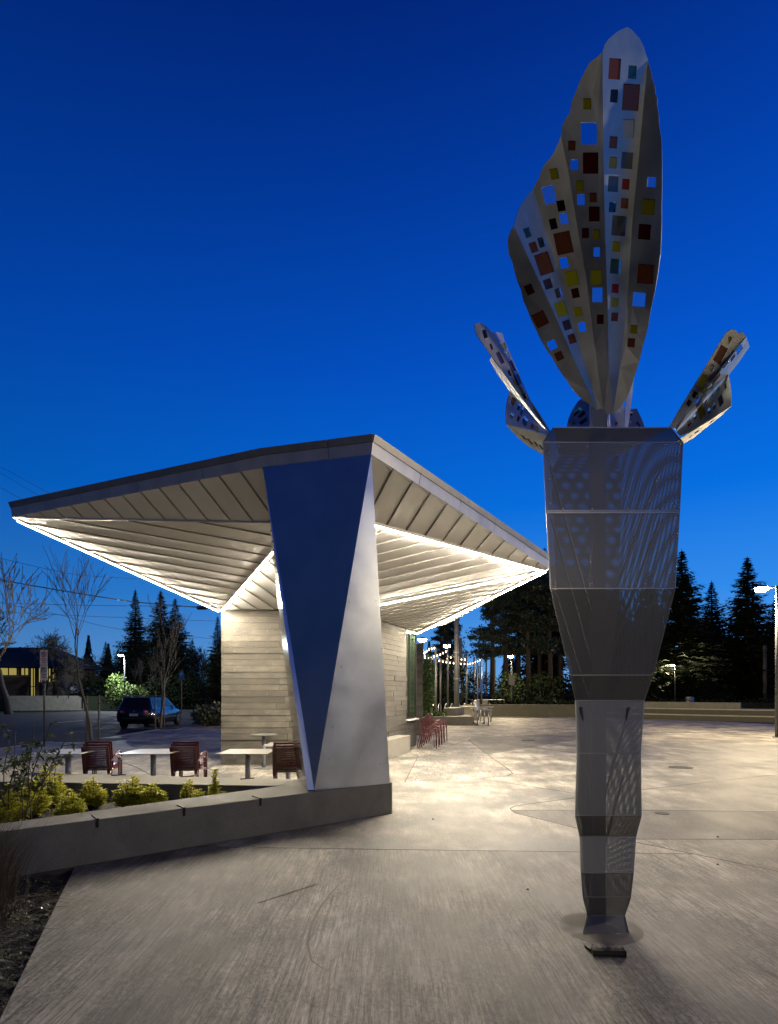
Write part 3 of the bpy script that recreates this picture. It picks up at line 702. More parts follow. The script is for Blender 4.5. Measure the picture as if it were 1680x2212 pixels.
def cx_at(c, y):
    pts = creases[c]
    if y <= pts[0][1]: p, q = pts[0], pts[1]
    elif y >= pts[-1][1]: p, q = pts[-2], pts[-1]
    else:
        for p, q in zip(pts, pts[1:]):
            if p[1] <= y <= q[1]: break
    return p[0]+(q[0]-p[0])*(y-p[1])/(q[1]-p[1])
TL = math.tan(R(25)); PB = P(*z6(748,2100), 3.97)
fold = {'A': -0.055, 'B': 0.055, 'C': 0.01, 'D': -0.06, 'E': 0.055}
def petal_map(zx, zy):
    x, y = z6(zx, zy); t = max(0.0, min(1.0, (2100-zy)/900.0)); xs = {k: cx_at(k, zy) for k in 'ABCDE'}
    names = 'ABCDE'; g = None
    if zx <= xs['A']: g = fold['A']+(xs['A']-zx)/130*0.10
    elif zx >= xs['E']: g = fold['E']-(zx-xs['E'])/130*0.10
    else:
        for a, c_ in zip(names, names[1:]):
            if xs[a] <= zx <= xs[c_]:
                u = (zx-xs[a])/max(1e-6, xs[c_]-xs[a]); g = fold[a]+(fold[c_]-fold[a])*u; break
    g = (g or 0)*t*1.25
    dz = (HY-y)/FPX; Y = (PB.y+TL*(PB.z-EYE)+g)/(1+TL*dz)
    return P(x, y, Y)
petal = flower
OL = [(690,2078),(640,2040),(590,2000),(555,1960),(520,1905),(500,1880),(475,1840),(452,1798),(425,1760),(392,1704),(372,1660),(343,1602),(322,1545),(300,1495),(288,1440),(270,1398),(252,1335),(240,1285),(222,1245),(217,1172),(230,1132),(248,1100)]
OB = [(248,1100),(262,1050),(278,1000),(320,940),(350,905)]
OC = [(350,905),(382,848),(400,795),(418,765),(440,745),(468,700),(485,660),(500,620)]
OD = [(500,620),(506,570),(524,530),(547,498),(556,440),(580,385),(602,328),(628,275),(655,230),(690,205),(718,180)]
OE = [(718,180),(728,140),(748,112),(790,75),(812,62),(850,45),(872,58),(892,80),(918,108),(938,150),(948,185),(960,220)]
OR = [(960,220),(978,280),(985,318),(998,360),(1002,402),(1011,425),(1010,460),(1020,520),(1020,560),(1034,640),(1037,760),(1037,900),(1034,1000),(1035,1100),(1028,1250),(1012,1370),(998,1450),(975,1555),(962,1640),(938,1725),(915,1820),(889,1900),(862,1985),(850,2010),(820,2055),(798,2080),(775,2096)]
def sq(lst, skew=None):
    out = []
    for (x, y, w, h, g) in lst:
        ang = math.atan2(760-x, 2350-y)*-1 if skew is None else skew
        out.append((rot_square(x, y, w, h, ang), g))
    return out
H = {'L0': [(332,1437,44,54,'dred'),(390,1594,70,78,'brown'),(453,1731,44,50,'blue'),(490,1790,42,46,'brown')],
     'L1': [(322,1135,36,54,'cyan'),(396,1187,36,54,'blue'),(353,1214,40,56,'brown'),(409,1300,78,116,'brown'),(429,1408,42,54,'purple'),(487,1455,38,50,'clear'),(499,1541,58,78,'lime'),(530,1626,40,52,'purple'),(557,1699,40,50,'brown')],
     'L2': [(464,824,44,60,'olive'),(437,935,64,94,'clear'),(500,993,42,58,'dark'),(515,1061,42,58,'clear'),(459,1089,38,58,'dark'),(513,1190,88,118,'brown'),(515,1296,42,56,'blue'),(558,1378,66,82,'lime'),(576,1456,40,52,'dred'),(591,1555,40,50,'lime'),(612,1636,36,50,'blue')],
     'L3': [(639,453,42,60,'olive'),(648,610,84,116,'blue'),(557,674,40,52,'brown'),(657,766,82,114,'dred'),(571,775,40,54,'blue'),(600,887,42,56,'olive'),(670,949,38,52,'brown'),(606,961,40,56,'clear'),(676,1036,58,80,'dred'),(629,1137,38,54,'dred'),(686,1144,36,54,'olive'),(690,1238,34,50,'clear'),(686,1371,60,80,'lime'),(693,1465,54,78,'clear'),(708,1595,36,50,'dred')],
     'R0': [(783,267,62,112,'brown'),(877,284,44,72,'cyan'),(780,411,40,70,'dark'),(869,418,88,142,'brown'),(857,583,60,98,'pale'),(776,657,42,64,'brown'),(774,765,40,62,'olive'),(849,753,62,90,'clear'),(776,877,56,86,'clear'),(842,879,40,58,'red'),(772,1001,38,54,'blue'),(836,980,40,56,'brown'),(808,1099,80,108,'clear'),(791,1210,40,54,'olive'),(789,1314,58,80,'cyan'),(786,1432,38,48,'red'),(785,1506,38,48,'olive'),(783,1582,36,46,'brown')],
     'R1': [(981,867,46,54,'clear'),(964,998,68,86,'olive'),(943,1131,66,82,'dred'),(948,1355,86,104,'brown'),(914,1490,66,74,'clear'),(886,1648,38,46,'olive'),(872,1719,40,48,'brown')]}
cr = {k: list(v) for k, v in creases.items()}
facet(petal, 'petal_leaf', OL+cr['A'][1:-1], sq(H['L0']), petal_map)
facet(petal, 'petal_leaf', list(reversed(cr['A']))[0:-1]+OB+cr['B'][1:], sq(H['L1']), petal_map)
facet(petal, 'petal_leaf', list(reversed(cr['B']))[0:-1]+OC+cr['C'][1:], sq(H['L2']), petal_map)
facet(petal, 'petal_leaf', list(reversed(cr['C']))[0:-1]+OD+cr['D'][1:], sq(H['L3'], 0.0), petal_map)
facet(petal, 'petal_leaf', list(reversed(cr['D']))[0:-1]+OE+cr['E'][1:], sq(H['R0'], 0.07), petal_map)
facet(petal, 'petal_leaf', list(reversed(cr['E']))[0:-1]+OR[:-1], sq(H['R1'], 0.08), petal_map)
# short stalk from the body top into the petal
b = MB(); s0 = petal_map(748,2085); b.tube([s0+Vector((0,0.03,0.04)), s0+Vector((0,0.02,-0.03)), (s0.x, s0.y-0.0, prof[-1][0].z-0.03)], 0.020, 10); b.build('petal_stalk', M_steel, flower, True)
def planar(pts):
    """pts: three (x, y, depth) in the reading grid -> mapping onto their plane"""
    w = [P(*z6(x, y), Y) for x, y, Y in pts]; nrm = (w[1]-w[0]).cross(w[2]-w[0]).normalized()
    return lambda zx, zy: rayplane(*z6(zx, zy), w[0], nrm)
# left petal, seen nearly edge-on and leaning out to the left
pl1 = planar([(42,1640,3.55),(130,1665,3.68),(445,2195,3.95)])
facet(flower, 'petal_leaf', [(42,1620),(68,1612),(104,1634),(130,1665),(215,1815),(300,1975),(380,2090),(446,2196),(425,2180),(330,2060),(225,1920),(130,1790),(60,1690),(42,1655)],
      [([(78,1655),(98,1648),(112,1690),(92,1700)],'dark'),([(118,1730),(128,1722),(140,1752),(130,1760)],'dred'),([(152,1775),(170,1765),(200,1825),(180,1835)],'purple'),([(214,1870),(226,1862),(238,1892),(226,1900)],'dark'),([(240,1915),(252,1908),(264,1938),(252,1946)],'olive'),([(290,1990),(304,1982),(318,2012),(304,2022)],'dark')], pl1)
pl2 = planar([(130,1665,3.68),(188,1668,3.95),(446,2196,3.95)])
facet(flower, 'petal_leaf', [(131,1664),(160,1664),(188,1668),(195,1700),(260,1850),(335,2020),(400,2130),(446,2194),(380,2086),(300,1972),(215,1812)],
      [([(172,1720),(200,1718),(212,1752),(188,1756)],'olive'),([(196,1770),(218,1768),(230,1800),(212,1806)],'pale'),([(216,1812),(238,1812),(262,1868),(246,1870)],'dred'),([(256,1890),(272,1886),(290,1935),(280,1940)],'dark')], pl2)
pl3 = planar([(60,1690,3.62),(122,1815,3.90),(446,2196,3.97)])
facet(flower, 'petal_leaf', [(131,1792),(225,1922),(330,2062),(425,2182),(446,2197),(395,2165),(300,2050),(225,1972),(160,1880),(121,1810)], [], pl3)
pl4 = planar([(160,1880,3.93),(207,2110,3.70),(446,2197,3.97)])
facet(flower, 'petal_leaf', [(228,1976),(300,2052),(395,2167),(445,2198),(440,2212),(330,2180),(212,2156),(205,2120),(206,2070),(216,2010)],
      [([(232,2040),(240,2006),(262,2020),(246,2062)],'brown'),([(264,2072),(278,2032),(290,2048),(276,2082)],'blue'),([(280,2098),(294,2050),(306,2068),(290,2112)],'clear'),([(226,2112),(238,2086),(252,2098),(240,2126)],'clear'),([(262,2132),(272,2104),(284,2116),(274,2144)],'dred'),([(290,2142),(304,2102),(327,2128),(310,2168)],'blue'),([(334,2168),(344,2142),(358,2156),(350,2180)],'brown'),([(358,2178),(366,2156),(384,2172),(374,2194)],'olive')], pl4)
pl5 = planar([(207,2150,3.70),(300,2235,3.95),(445,2205,3.98)])
facet(flower, 'petal_leaf', [(212,2158),(330,2184),(440,2215),(440,2330),(400,2310),(330,2270),(270,2222)],
      [([(282,2205),(302,2212),(320,2236),(306,2232)],'dark'),([(312,2222),(332,2230),(356,2262),(340,2258)],'brown'),([(350,2240),(366,2246),(384,2272),(370,2268)],'clear'),([(378,2256),(394,2262),(412,2290),(400,2286)],'dark')], pl5)
# right petal
pr1 = planar([(1390,1655,3.55),(1480,1685,3.62),(1065,2180,3.98)])
facet(flower, 'petal_leaf', [(1400,1648),(1425,1652),(1440,1668),(1462,1662),(1480,1684),(1380,1815),(1280,1950),(1180,2070),(1100,2170),(1066,2180),(1120,2085),(1190,1970),(1270,1840),(1340,1720),(1375,1665)],
      [([(1384,1690),(1396,1682),(1408,1694),(1388,1730),(1374,1722)][:4],'olive'),([(1348,1728),(1384,1750),(1340,1835),(1304,1810)],'brown'),([(1296,1828),(1314,1842),(1298,1874),(1282,1862)],'pale'),([(1252,1880),(1280,1900),(1248,1958),(1222,1938)],'olive'),([(1206,1972),(1228,1986),(1208,2016),(1190,2002)],'dark'),([(1176,2016),(1196,2030),(1178,2058),(1160,2044)],'dark')], pr1)
pr2 = planar([(1480,1688,3.62),(1500,1735,3.85),(1110,2190,3.98)])
facet(flower, 'petal_leaf', [(1481,1687),(1498,1740),(1440,1825),(1380,1900),(1280,2010),(1180,2120),(1110,2188),(1102,2172),(1182,2072),(1282,1952),(1382,1817)],
      [([(1426,1760),(1454,1722),(1464,1746),(1434,1785)],'blue'),([(1396,1804),(1420,1774),(1424,1790),(1402,1820)],'dred'),([(1356,1848),(1386,1812),(1388,1822),(1360,1858)],'dred'),([(1296,1926),(1340,1876),(1344,1890),(1302,1948)],'purple'),([(1252,1984),(1274,1960),(1276,1970),(1256,1996)],'olive'),([(1210,2036),(1232,2012),(1234,2024),(1214,2046)],'blue')], pr2)
pr3 = planar([(1390,1885,3.95),(1404,2010,3.70),(1110,2190,3.98)])
facet(flower, 'petal_leaf', [(1388,1884),(1396,1925),(1402,1975),(1404,2050),(1300,2120),(1180,2195),(1130,2215),(1112,2192),(1182,2124),(1282,2014),(1360,1925)],
      [([(1364,1942),(1374,1928),(1382,1958),(1370,1972)],'olive'),([(1326,1964),(1340,1938),(1344,1962),(1330,1986)],'blue'),([(1298,1992),(1312,1968),(1314,1986),(1302,2004)],'cyan'),([(1330,2016),(1352,1990),(1364,2038),(1342,2066)],'purple'),([(1260,2032),(1274,2014),(1276,2032),(1264,2050)],'purple'),([(1302,2052),(1318,2034),(1322,2062),(1308,2080)],'blue'),([(1222,2070),(1252,2036),(1268,2098),(1238,2138)],'olive'),([(1276,2074),(1290,2060),(1296,2088),(1282,2106)],'cyan'),([(1200,2104),(1214,2092),(1220,2118),(1206,2136)],'blue'),([(1166,2138),(1184,2122),(1192,2148),(1176,2170)],'red')], pr3)
pr4 = planar([(1404,2050,3.70),(1330,2140,3.95),(1120,2210,3.98)])
facet(flower, 'petal_leaf', [(1404,2052),(1350,2105),(1280,2160),(1200,2225),(1130,2265),(1118,2235),(1180,2198),(1300,2123)],
      [([(1290,2140),(1322,2116),(1310,2132),(1284,2152)],'pale'),([(1210,2192),(1238,2172),(1226,2190),(1204,2206)],'olive'),([(1180,2216),(1200,2200),(1192,2214),(1174,2228)],'dark')], pr4)
# rear petal: only its lower folds show behind the front one
pb1 = planar([(530,2140,4.25),(585,2040,4.40),(650,2170,4.22)])
facet(flower, 'petal_leaf', [(528,2172),(540,2120),(560,2075),(590,2030),(640,1990),(700,2060),(720,2190),(640,2190)],
      [([(562,2100),(600,2062),(612,2078),(572,2112)],'cyan'),([(586,2110),(620,2076),(632,2096),(600,2124)],'red'),([(594,2142),(632,2112),(640,2132),(606,2158)],'brown'),([(552,2150),(572,2136),(578,2146),(560,2160)],'olive')], pb1)
pb2 = planar([(700,2150,4.22),(745,2040,4.36),(830,2160,4.30)])
facet(flower, 'petal_leaf', [(705,2195),(702,2062),(760,2000),(836,2060),(836,2195)],
      [([(704+4,2126),(732,2138),(730,2158),(710,2150)],'olive'),([(670+44,2168),(742,2176),(744,2188),(716,2188)],'red'),([(784,2140),(800,2136),(800,2156),(786,2160)],'brown')], pb2)
pb3 = planar([(830,2170,4.24),(884,1895,4.45),(842,1900,4.40)])
facet(flower, 'petal_leaf', [(834,2190),(842,2000),(856,1885),(888,1890),(872,2040),(852,2190)], [], pb3)
pb4 = planar([(850,2180,4.24),(900,2070,4.45),(950,2180,4.22)])
facet(flower, 'petal_leaf', [(852,2190),(864,2072),(902,2070),(930,2130),(952,2190)], [([(862,2090),(880,2084),(878,2106),(862,2112)],'clear'),([(858,2140),(880,2132),(876,2150),(858,2156)],'pale'),([(902,2130),(926,2168),(922,2176),(900,2150)],'dred')], pb4)

# floodlight bar lying in front of the foot
fl = thing('ground_floodlight', 'short dark bar floodlight on a bracket in front of the sculpture foot', 'floodlight', tuple(G(1310,2062)))
a = G(1282,2066); c_ = G(1352,2068)
b = MB(); b.obox(a+Vector((0,0,0.006)), c_-a, (0.006,0.05,0), (0,0.006,0.026)); o = b.build('housing', M_darkmetal, fl); bv = o.modifiers.new('e','BEVEL'); bv.width = 0.005; bv.segments = 2
for t in (0.0, 1.0):
    p = a.lerp(c_, t); b = MB(); b.obox(p+Vector((-0.003,-0.004,0)), (0.006,0,0), (0.004,0.058,0), (0,0.006,0.036)); b.build('end_cap', M_darkmetal, fl)
b = MB(); b.extr([G(1282,2062)+Vector((0,0,.004)), G(1262,2046)+Vector((0,0,.004)), G(1262,2040)+Vector((0,0,.004)), G(1282,2044)+Vector((0,0,.004))], (0,0,0.012)); b.build('bracket', M_darkmetal, fl)
for t in (0.2,0.4,0.6,0.8):
    p = a.lerp(c_, t); b = MB(); b.obox(p+Vector((0,0.058,0.008)), (0.004,0,0), (0,0.004,0), (0,0,0.024)); b.build('cooling_fin', M_black, fl)

# ------------------------------------------------------------------ seating walls at the back of the plaza
def wall_thing(name, label, cat, poly, z0, z1, m=M_wallc, group=None, cap=None):
    bb = MB(); bb.prism(poly, z0, z1); o = bb.build(name, m); tag(o, label, cat, group); bv = o.modifiers.new('edge', 'BEVEL'); bv.width = 0.012; bv.segments = 2; bv.limit_method = 'ANGLE'
    return o
def arcband(p0, p1, p2, w, n=10):
    a, c_, d = Vector(p0), Vector(p1), Vector(p2); f = []
    for i in range(n+1):
        t = i/n; f.append(a*(1-t)*(1-t)+c_*2*t*(1-t)+d*t*t)
    g = []
    for i, p in enumerate(f):
        t = (f[min(i+1,n)]-f[max(i-1,0)]).normalized(); g.append(p+Vector((-t.y, t.x))*w)
    return f, g
def band_poly(f, g): return [tuple(p) for p in f]+[tuple(p) for p in reversed(g)]
amph = thing('amphitheatre_steps', 'curved tiers of concrete seating steps at the right back of the plaza', 'steps', (18,31,0))
f, g = arcband((33,23.0),(20,29.3),(13.3,36.3), -3.0, 14)
for k, (w0_, z) in enumerate(((0,0.32),(0.75,0.64))):
    a0 = [p+(q-p)*(w0_/3.0) for p, q in zip(f, g)]; b0 = [p+(q-p) for p, q in zip(f, g)]
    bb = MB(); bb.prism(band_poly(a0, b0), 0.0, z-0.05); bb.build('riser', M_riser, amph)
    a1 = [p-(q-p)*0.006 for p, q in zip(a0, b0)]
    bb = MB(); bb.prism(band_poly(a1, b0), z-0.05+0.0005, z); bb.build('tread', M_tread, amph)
tw = [p+(q-p)*0.5 for p, q in zip(f, g)]; tw2 = [p+(q-p)*0.66 for p, q in zip(f, g)]
for (i0, i1, lab) in ((0,6,'right'),(9,14,'left')):
    bb = MB(); bb.prism(band_poly(tw[i0:i1+1], tw2[i0:i1+1]), 0.641, 1.0); bb.build('seat_back_wall', M_wallc, amph)
f, g = arcband((13.1,36.4),(10,37.9),(4.9,37.9), -0.5, 8)
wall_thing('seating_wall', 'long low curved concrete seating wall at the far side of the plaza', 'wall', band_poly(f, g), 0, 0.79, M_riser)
blk = thing('bench_block', 'stepped concrete bench block beyond the red chair stack', 'bench', (2.7,28.5,0))
bb = MB(); bb.prism([tuple(G(905,1567)[:2]), tuple(G(1021,1567)[:2]), (4.3,30.3), (3.3,31.2), (1.6,31.2)], 0, 0.42); o = bb.build('lower_block', M_wallc, blk); bv = o.modifiers.new('e','BEVEL'); bv.width = 0.012
bb = MB(); bb.prism([(2.72,28.9),(3.35,28.9),(4.05,31.1),(3.35,31.1)], 0.421, 0.80); o = bb.build('upper_block', M_wallc, blk); bv = o.modifiers.new('e','BEVEL'); bv.width = 0.012
wall_thing('concrete_cube', 'pale concrete cube planter past the far end of the seating wall', 'planter', [(6.6,46),(9.2,46),(9.2,47.2),(6.6,47.2)], 0, 1.0, M_seatc)
wall_thing('plinth_wall', 'dark low wall end behind the folded tables', 'wall', [(4.3,33),(5.0,33),(5.2,36.5),(4.3,36.5)], 0, 0.75, M_wallc)

# ------------------------------------------------------------------ furniture
def make_chair():
    t = thing('stacking_chair', '', 'chair', local=True)
    for s_ in (-1, 1):
        b = MB(); b.tube([(s_*.195,.20,0),(s_*.195,.19,.40),(s_*.197,.17,.55),(s_*.198,.13,.585),(s_*.198,-.05,.575),(s_*.195,-.20,.53)], .011, 6); b.build('arm_frame', M_red, t, True)
        b = MB(); b.tube([(s_*.185,-.30,0),(s_*.18,-.22,.36)], .012, 6); b.build('leg', M_red, t, True)
        b = MB(); b.obox((s_*.175-.022,-.205,.34), (.044,0,0), (0,.016,0), (0,-.085,.435)); b.build('back_stile', M_red, t)
        b = MB(); b.tube([(s_*.17,-.20,.385),(s_*.175,.05,.395),(s_*.175,.20,.40)], .011, 6); b.build('seat_rail', M_red, t, True)
    for k in range(10):
        z = .405+k*.034; y = -.207-(z-.34)*.195; b = MB()
        pts = [(x, y-.018*(1-(x/.16)**2)) for x in (-.155,-.08,0,.08,.155)]
        for (x0,y0),(x1,y1) in zip(pts, pts[1:]): b.obox((x0,y0,z), (x1-x0,y1-y0,0), (0,.007,0), (0,-.003,.013))
        b.build('back_slat', M_red, t)
    b = MB()
    pts = [(x, -.288-.018*(1-(x/.17)**2)) for x in (-.17,-.085,0,.085,.17)]
    for (x0,y0),(x1,y1) in zip(pts, pts[1:]): b.obox((x0,y0,.742), (x1-x0,y1-y0,0), (0,.016,0), (0,-.006,.033))
    b.build('top_rail', M_red, t)
    b = MB(); sec = [(-.20,.400),(-.10,.388),(.05,.392),(.17,.402),(.215,.385)]
    for (y0,z0),(y1,z1) in zip(sec, sec[1:]): b.obox((-.165,y0,z0), (.33,0,0), (0,y1-y0,z1-z0), (0,0,.009))
    b.build('seat', M_red, t)
    return t
ch0 = make_chair(); used = False
def stack(x, y, rz, n, names, step=(0.0,.075,.034), group=None):
    global used
    for k in range(n):
        c_ = ch0 if not used else copy_tree(ch0); used = True
        d = Matrix.Rotation(rz, 3, 'Z') @ Vector(step); place(c_, (x+d.x*k, y+d.y*k, d.z*k), rz, 1, names[k], group)
pos = ['lowest', 'middle', 'topmost']
def lab3(s_): return ['dark red slatted metal armchair, %s of the stack %s' % (p, s_) for p in pos]
stack(Xat(212,8.95), 9.05, R(8), 3, lab3('between the two leftmost square tables'), group='stacked red chairs behind the planter')
stack(Xat(403,8.95), 9.02, R(3), 3, lab3('between the middle and right square tables'), group='stacked red chairs behind the planter')
stack(Xat(618,8.75), 8.85, R(5), 3, lab3('partly hidden by the steel column'), group='stacked red chairs behind the planter')
ord5 = ['first from the floor', 'second from the floor', 'third from the floor', 'fourth from the floor', 'top']
stack(1.12, 16.5, R(-86), 5, ['red metal chair, %s in the tall side-on stack by the window' % p for p in ord5], (0,.075,.055), 'stacked red chairs by the window')
ord4 = ['bottom', 'second', 'third', 'top']
stack(1.30, 17.6, R(-80), 4, ['red metal chair, %s of the rear stack by the concrete pier' % p for p in ord4], (0,.075,.055), 'stacked red chairs by the window')

def square_table(x, y, label, h=0.70, s_=0.752, rz=0.0):
    t = thing('square_table', label, 'table', (x, y, 0), 'square pedestal tables', local=True); t.rotation_euler.z = rz
    b = MB(); b.box(-s_/2, s_/2, -s_/2, s_/2, h-.009, h); o = b.build('table_top', M_tabletop, t); bv = o.modifiers.new('e','BEVEL'); bv.width = .003
    b = MB(); b.cyl(0, 0, .012, h-.0095, .041, 18); b.build('pedestal', M_tubegrey, t, True)
    b = MB(); b.cyl(0, 0, .0, .012, .24, 24); b.build('base_disc', M_tubegrey, t)
    b = MB(); b.box(-.16,.16,-.02,.02,h-.022,h-.0095); b.build('top_brace', M_tubegrey, t)
    return t
square_table(Xat(147,8.8), 8.80, 'square grey pedestal table leftmost behind the planter')
square_table(Xat(331,8.8), 8.80, 'square grey pedestal table between the two left chair stacks')
square_table(Xat(535,8.8), 8.80, 'square grey pedestal table in front of the board-formed wall')
square_table(Xat(622,10.0), 10.0, 'square pedestal table behind the chair stack next to the column', 0.70)
rt = thing('round_table', 'round grey pedestal table standing against the board-formed wall', 'table', (Xat(570,12.2),12.2,0), local=True)
b = MB(); b.cyl(0,0,.70,.712,.29,32); b.build('table_top', M_tabletop, rt)
b = MB(); b.cyl(0,0,.015,.6995,.038,16); b.build('pedestal', M_tubegrey, rt, True)
b = MB(); b.cyl(0,0,0,.0145,.21,28); b.build('base_disc', M_tubegrey, rt)
for (x, y, z, rz, lab) in ((1043,1567,.75,.1,'nearest of the three T-leg tables by the seating wall'),(1034,1563,.78,.0,'middle one of the three T-leg tables by the seating wall'),(1049,1559,.80,-.1,'farthest of the three T-leg tables by the seating wall')):
    p = G(x, y); t = thing('cafe_table', lab, 'table', (p.x,p.y,0), 'tables by the seating wall', local=True); t.rotation_euler.z = rz
    b = MB(); b.box(-.42,.42,-.35,.35,z-.014,z); b.build('table_top', M_tabletop, t)
    for dx in (-.27, .27):
        b = MB(); b.tube([(dx,0,.03),(dx,0,z-.0145)], .03, 10); b.build('leg', M_tubegrey, t, True)
        b = MB(); b.tube([(dx-.02,-.30,.018),(dx,0,.022),(dx-.02,.30,.018)], .017, 8); b.build('foot', M_tubegrey, t, True)
# security cables threaded through stacks and tables
M_cable = mat('steel_cable', (0.30,0.29,0.27), 0.4, 0.6)
def cable(pts, label):
    P_ = [Vector(p) for p in pts]; out = []
    for i in range(len(P_)-1):
        p0, p1, p2, p3 = P_[max(i-1,0)], P_[i], P_[i+1], P_[min(i+2,len(P_)-1)]
        for j in range(6):
            t = j/6; out.append(0.5*((2*p1)+(p2-p0)*t+(2*p0-5*p1+4*p2-p3)*t*t+(3*p1-p0-3*p2+p3)*t*t*t))
    out.append(P_[-1]); b = MB(); b.tube(out, .0045, 5); tag(b.build('security_cable', M_cable, None, True), label, 'cable', 'security cables')
cable([P(236,1628,9.0),P(258,1632,8.95),P(262,1640,8.9),P(250,1644,8.9),P(240,1642,8.95),P(275,1650,8.9),P(300,1660,8.85),P(327,1675,8.82)], 'thin steel cable from the left chair stack to the middle table')
cable([P(430,1628,9.0),P(452,1640,8.95),P(457,1654,8.9),P(446,1662,8.9),P(436,1656,8.95),P(470,1668,8.9),P(495,1684,8.85),P(528,1690,8.82)], 'thin steel cable from the centre chair stack to the right table')

# ------------------------------------------------------------------ lamps
def lamp_post(x, y, h, label, power, head='disc', arm=(0,.5), color=WARM, z0=0.0, sign=None, group='plaza lamp posts', lens=E_lamp, r=0.05):
    t = thing('lamp_post', label, 'lamp post', (x,y,z0), group, local=True)
    b = MB(); b.tube([(0,0,0),(0,0,h)], [r*1.3, r*0.9], 12); b.build('pole', M_polegal, t, True)
    b = MB(); b.cyl(0,0,0,.03,r*2.6,16); b.build('base_plate', M_polegal, t)
    ax, ay = arm
    if ax or ay: b = MB(); b.tube([(0,0,h-.05),(ax,ay,h)], .03, 8); b.build('arm', M_polegal, t, True)
    b = MB(); b.cyl(ax,ay,h,h+.09,.26,20,.10); b.build('lamp_head', M_polegal, t, True)
    b = MB(); b.tube([(ax,ay,h-.15),(ax,ay,h-.13),(ax,ay,h-.08),(ax,ay,h-.002)], [.06,.14,.21,.23], 16); b.build('lens', lens, t, True)
    lamp_light(t, (ax,ay,h-.20), power, color, 0.2)
    if sign:
        zs = sign; b = MB(); b.box(-.22,.22,-.075,-.065,zs-.38,zs+.38); o = b.build('sign_panel', mat('dull_sign_face',(0.14,0.13,0.13),0.6), t)
    return t
lamp_post(Xat(1678,20.4), 20.4, 5.35, 'tall lamp post with glaring head at the right edge of the plaza', 1000, arm=(-.28,.4))
lamp_post(Xat(1105,46), 46, 4.5, 'lit lamp post with a white sign behind the seating wall', 850, sign=2.55)
lamp_post(Xat(1458,62), 62, 4.55, 'lit lamp post above the seat wall, nearer the sculpture', 600)
lamp_post(Xat(1579,72), 72, 4.5, 'lit lamp post with a sign box left of the utility pole', 600, sign=2.2)
lamp_post(Xat(913,29.5), 29.5, 4.35, 'lit lamp just past the concrete pier by the pavilion', 450)
lamp_post(Xat(967,36), 36, 4.55, 'lit lamp among the string-light posts', 450)
lamp_post(11.5, 4.0, 5.35, 'added lamp post, unseen outside the right frame edge, lighting the sculpture', 460)  # added unseen lamp, lights the faces turned to the right
lamp_post(3.0, -13.0, 5.35, 'added lamp post, unseen behind the viewpoint, for front fill light', 180)  # added unseen lamp, fills in the surfaces facing the camera
lamp_post(Xat(269,52), 52, 4.95, 'cool white street lamp over the bright shrubs across the road', 700, color=COOL, lens=E_cool, group='street lamps across the road', arm=(-.35,0))
lamp_post(Xat(302,85), 85, 6.5, 'left of the two tiny far street lamps across the road', 250, color=COOL, lens=E_cool, group='street lamps across the road')
lamp_post(Xat(330,85), 85, 6.5, 'right of the two tiny far street lamps across the road', 250, color=COOL, lens=E_cool, group='street lamps across the road')

def post(x, y, h, r, label, m=M_polegal, lean=0.0, name='post', cat='post', group=None, rings=()):
    t = thing(name, label, cat, (x,y,0), group, local=True)
    b = MB(); b.tube([(0,0,-.25 if group is None else 0),(lean,0,h)], [r,r*.85], 10); b.build('shaft', m, t, True)
    b = MB(); b.cyl(lean,0,h,h+.02,r*.9,10); b.build('cap', m, t)
    for z in rings: b = MB(); b.cyl(0,0,z,z+.07,r*1.12,12); b.build('band', M_tabletop, t)
    return t
post(Xat(986,34), 34, 7.2, .16, 'tall thick grey pole reaching up behind the canopy edge', name='tall_pole', cat='pole', rings=(2.35,3.9))
sp = [(941,1400.6,33),(930,1421,40),(951,1423,42),(1007.4,1415,42),(1024,1420,44),(1031,1422,52),(1039,1423,46)]
spn = ['thick left post holding string lights next to the pier','thin post holding string lights left of the thick one','thin post holding string lights right of the thick one','string-light post right of the tall grey pole','string-light post near the end of the bulbs','thin dark post behind the bulb strand','last string-light post with a blue sign on it']
sposts = []
for (x, yt, Y), lab in zip(sp, spn):
    top = P(x, yt, Y); post(top.x, Y, top.z, .075, lab, name='string_light_post', group='string light posts'); sposts.append(top)
top = P(1001,1378,60); post(top.x, 60, top.z, .20, 'dark leaning wooden utility pole against the pale sky gap', M_woodpole, -.35, 'utility_pole', 'pole')
top = P(1652,1395,62); post(top.x, 62, top.z, .22, 'wooden utility pole at the far right edge behind the steps', M_woodpole, 0, 'utility_pole', 'pole')
top = P(1050,1410,64); post(top.x, 64, top.z, .10, 'slim far pole in front of the pines', M_woodpole, 0, 'utility_pole', 'pole')
top = P(1069,1425,58); post(top.x, 58, top.z, .07, 'thin bare post beside the big pines', M_stake, 0, 'utility_pole', 'pole')
M_blue = mat('blue_sign_paint', (0.03,0.10,0.35), 0.5)
b = MB(); p = P(1039,1480,45.8); b.box(p.x-.14,p.x+.14,p.y-.02,p.y,p.z-.5,p.z+.5); tag(b.build('blue_banner', M_blue), 'small blue vertical sign hung on the last string-light post', 'sign')
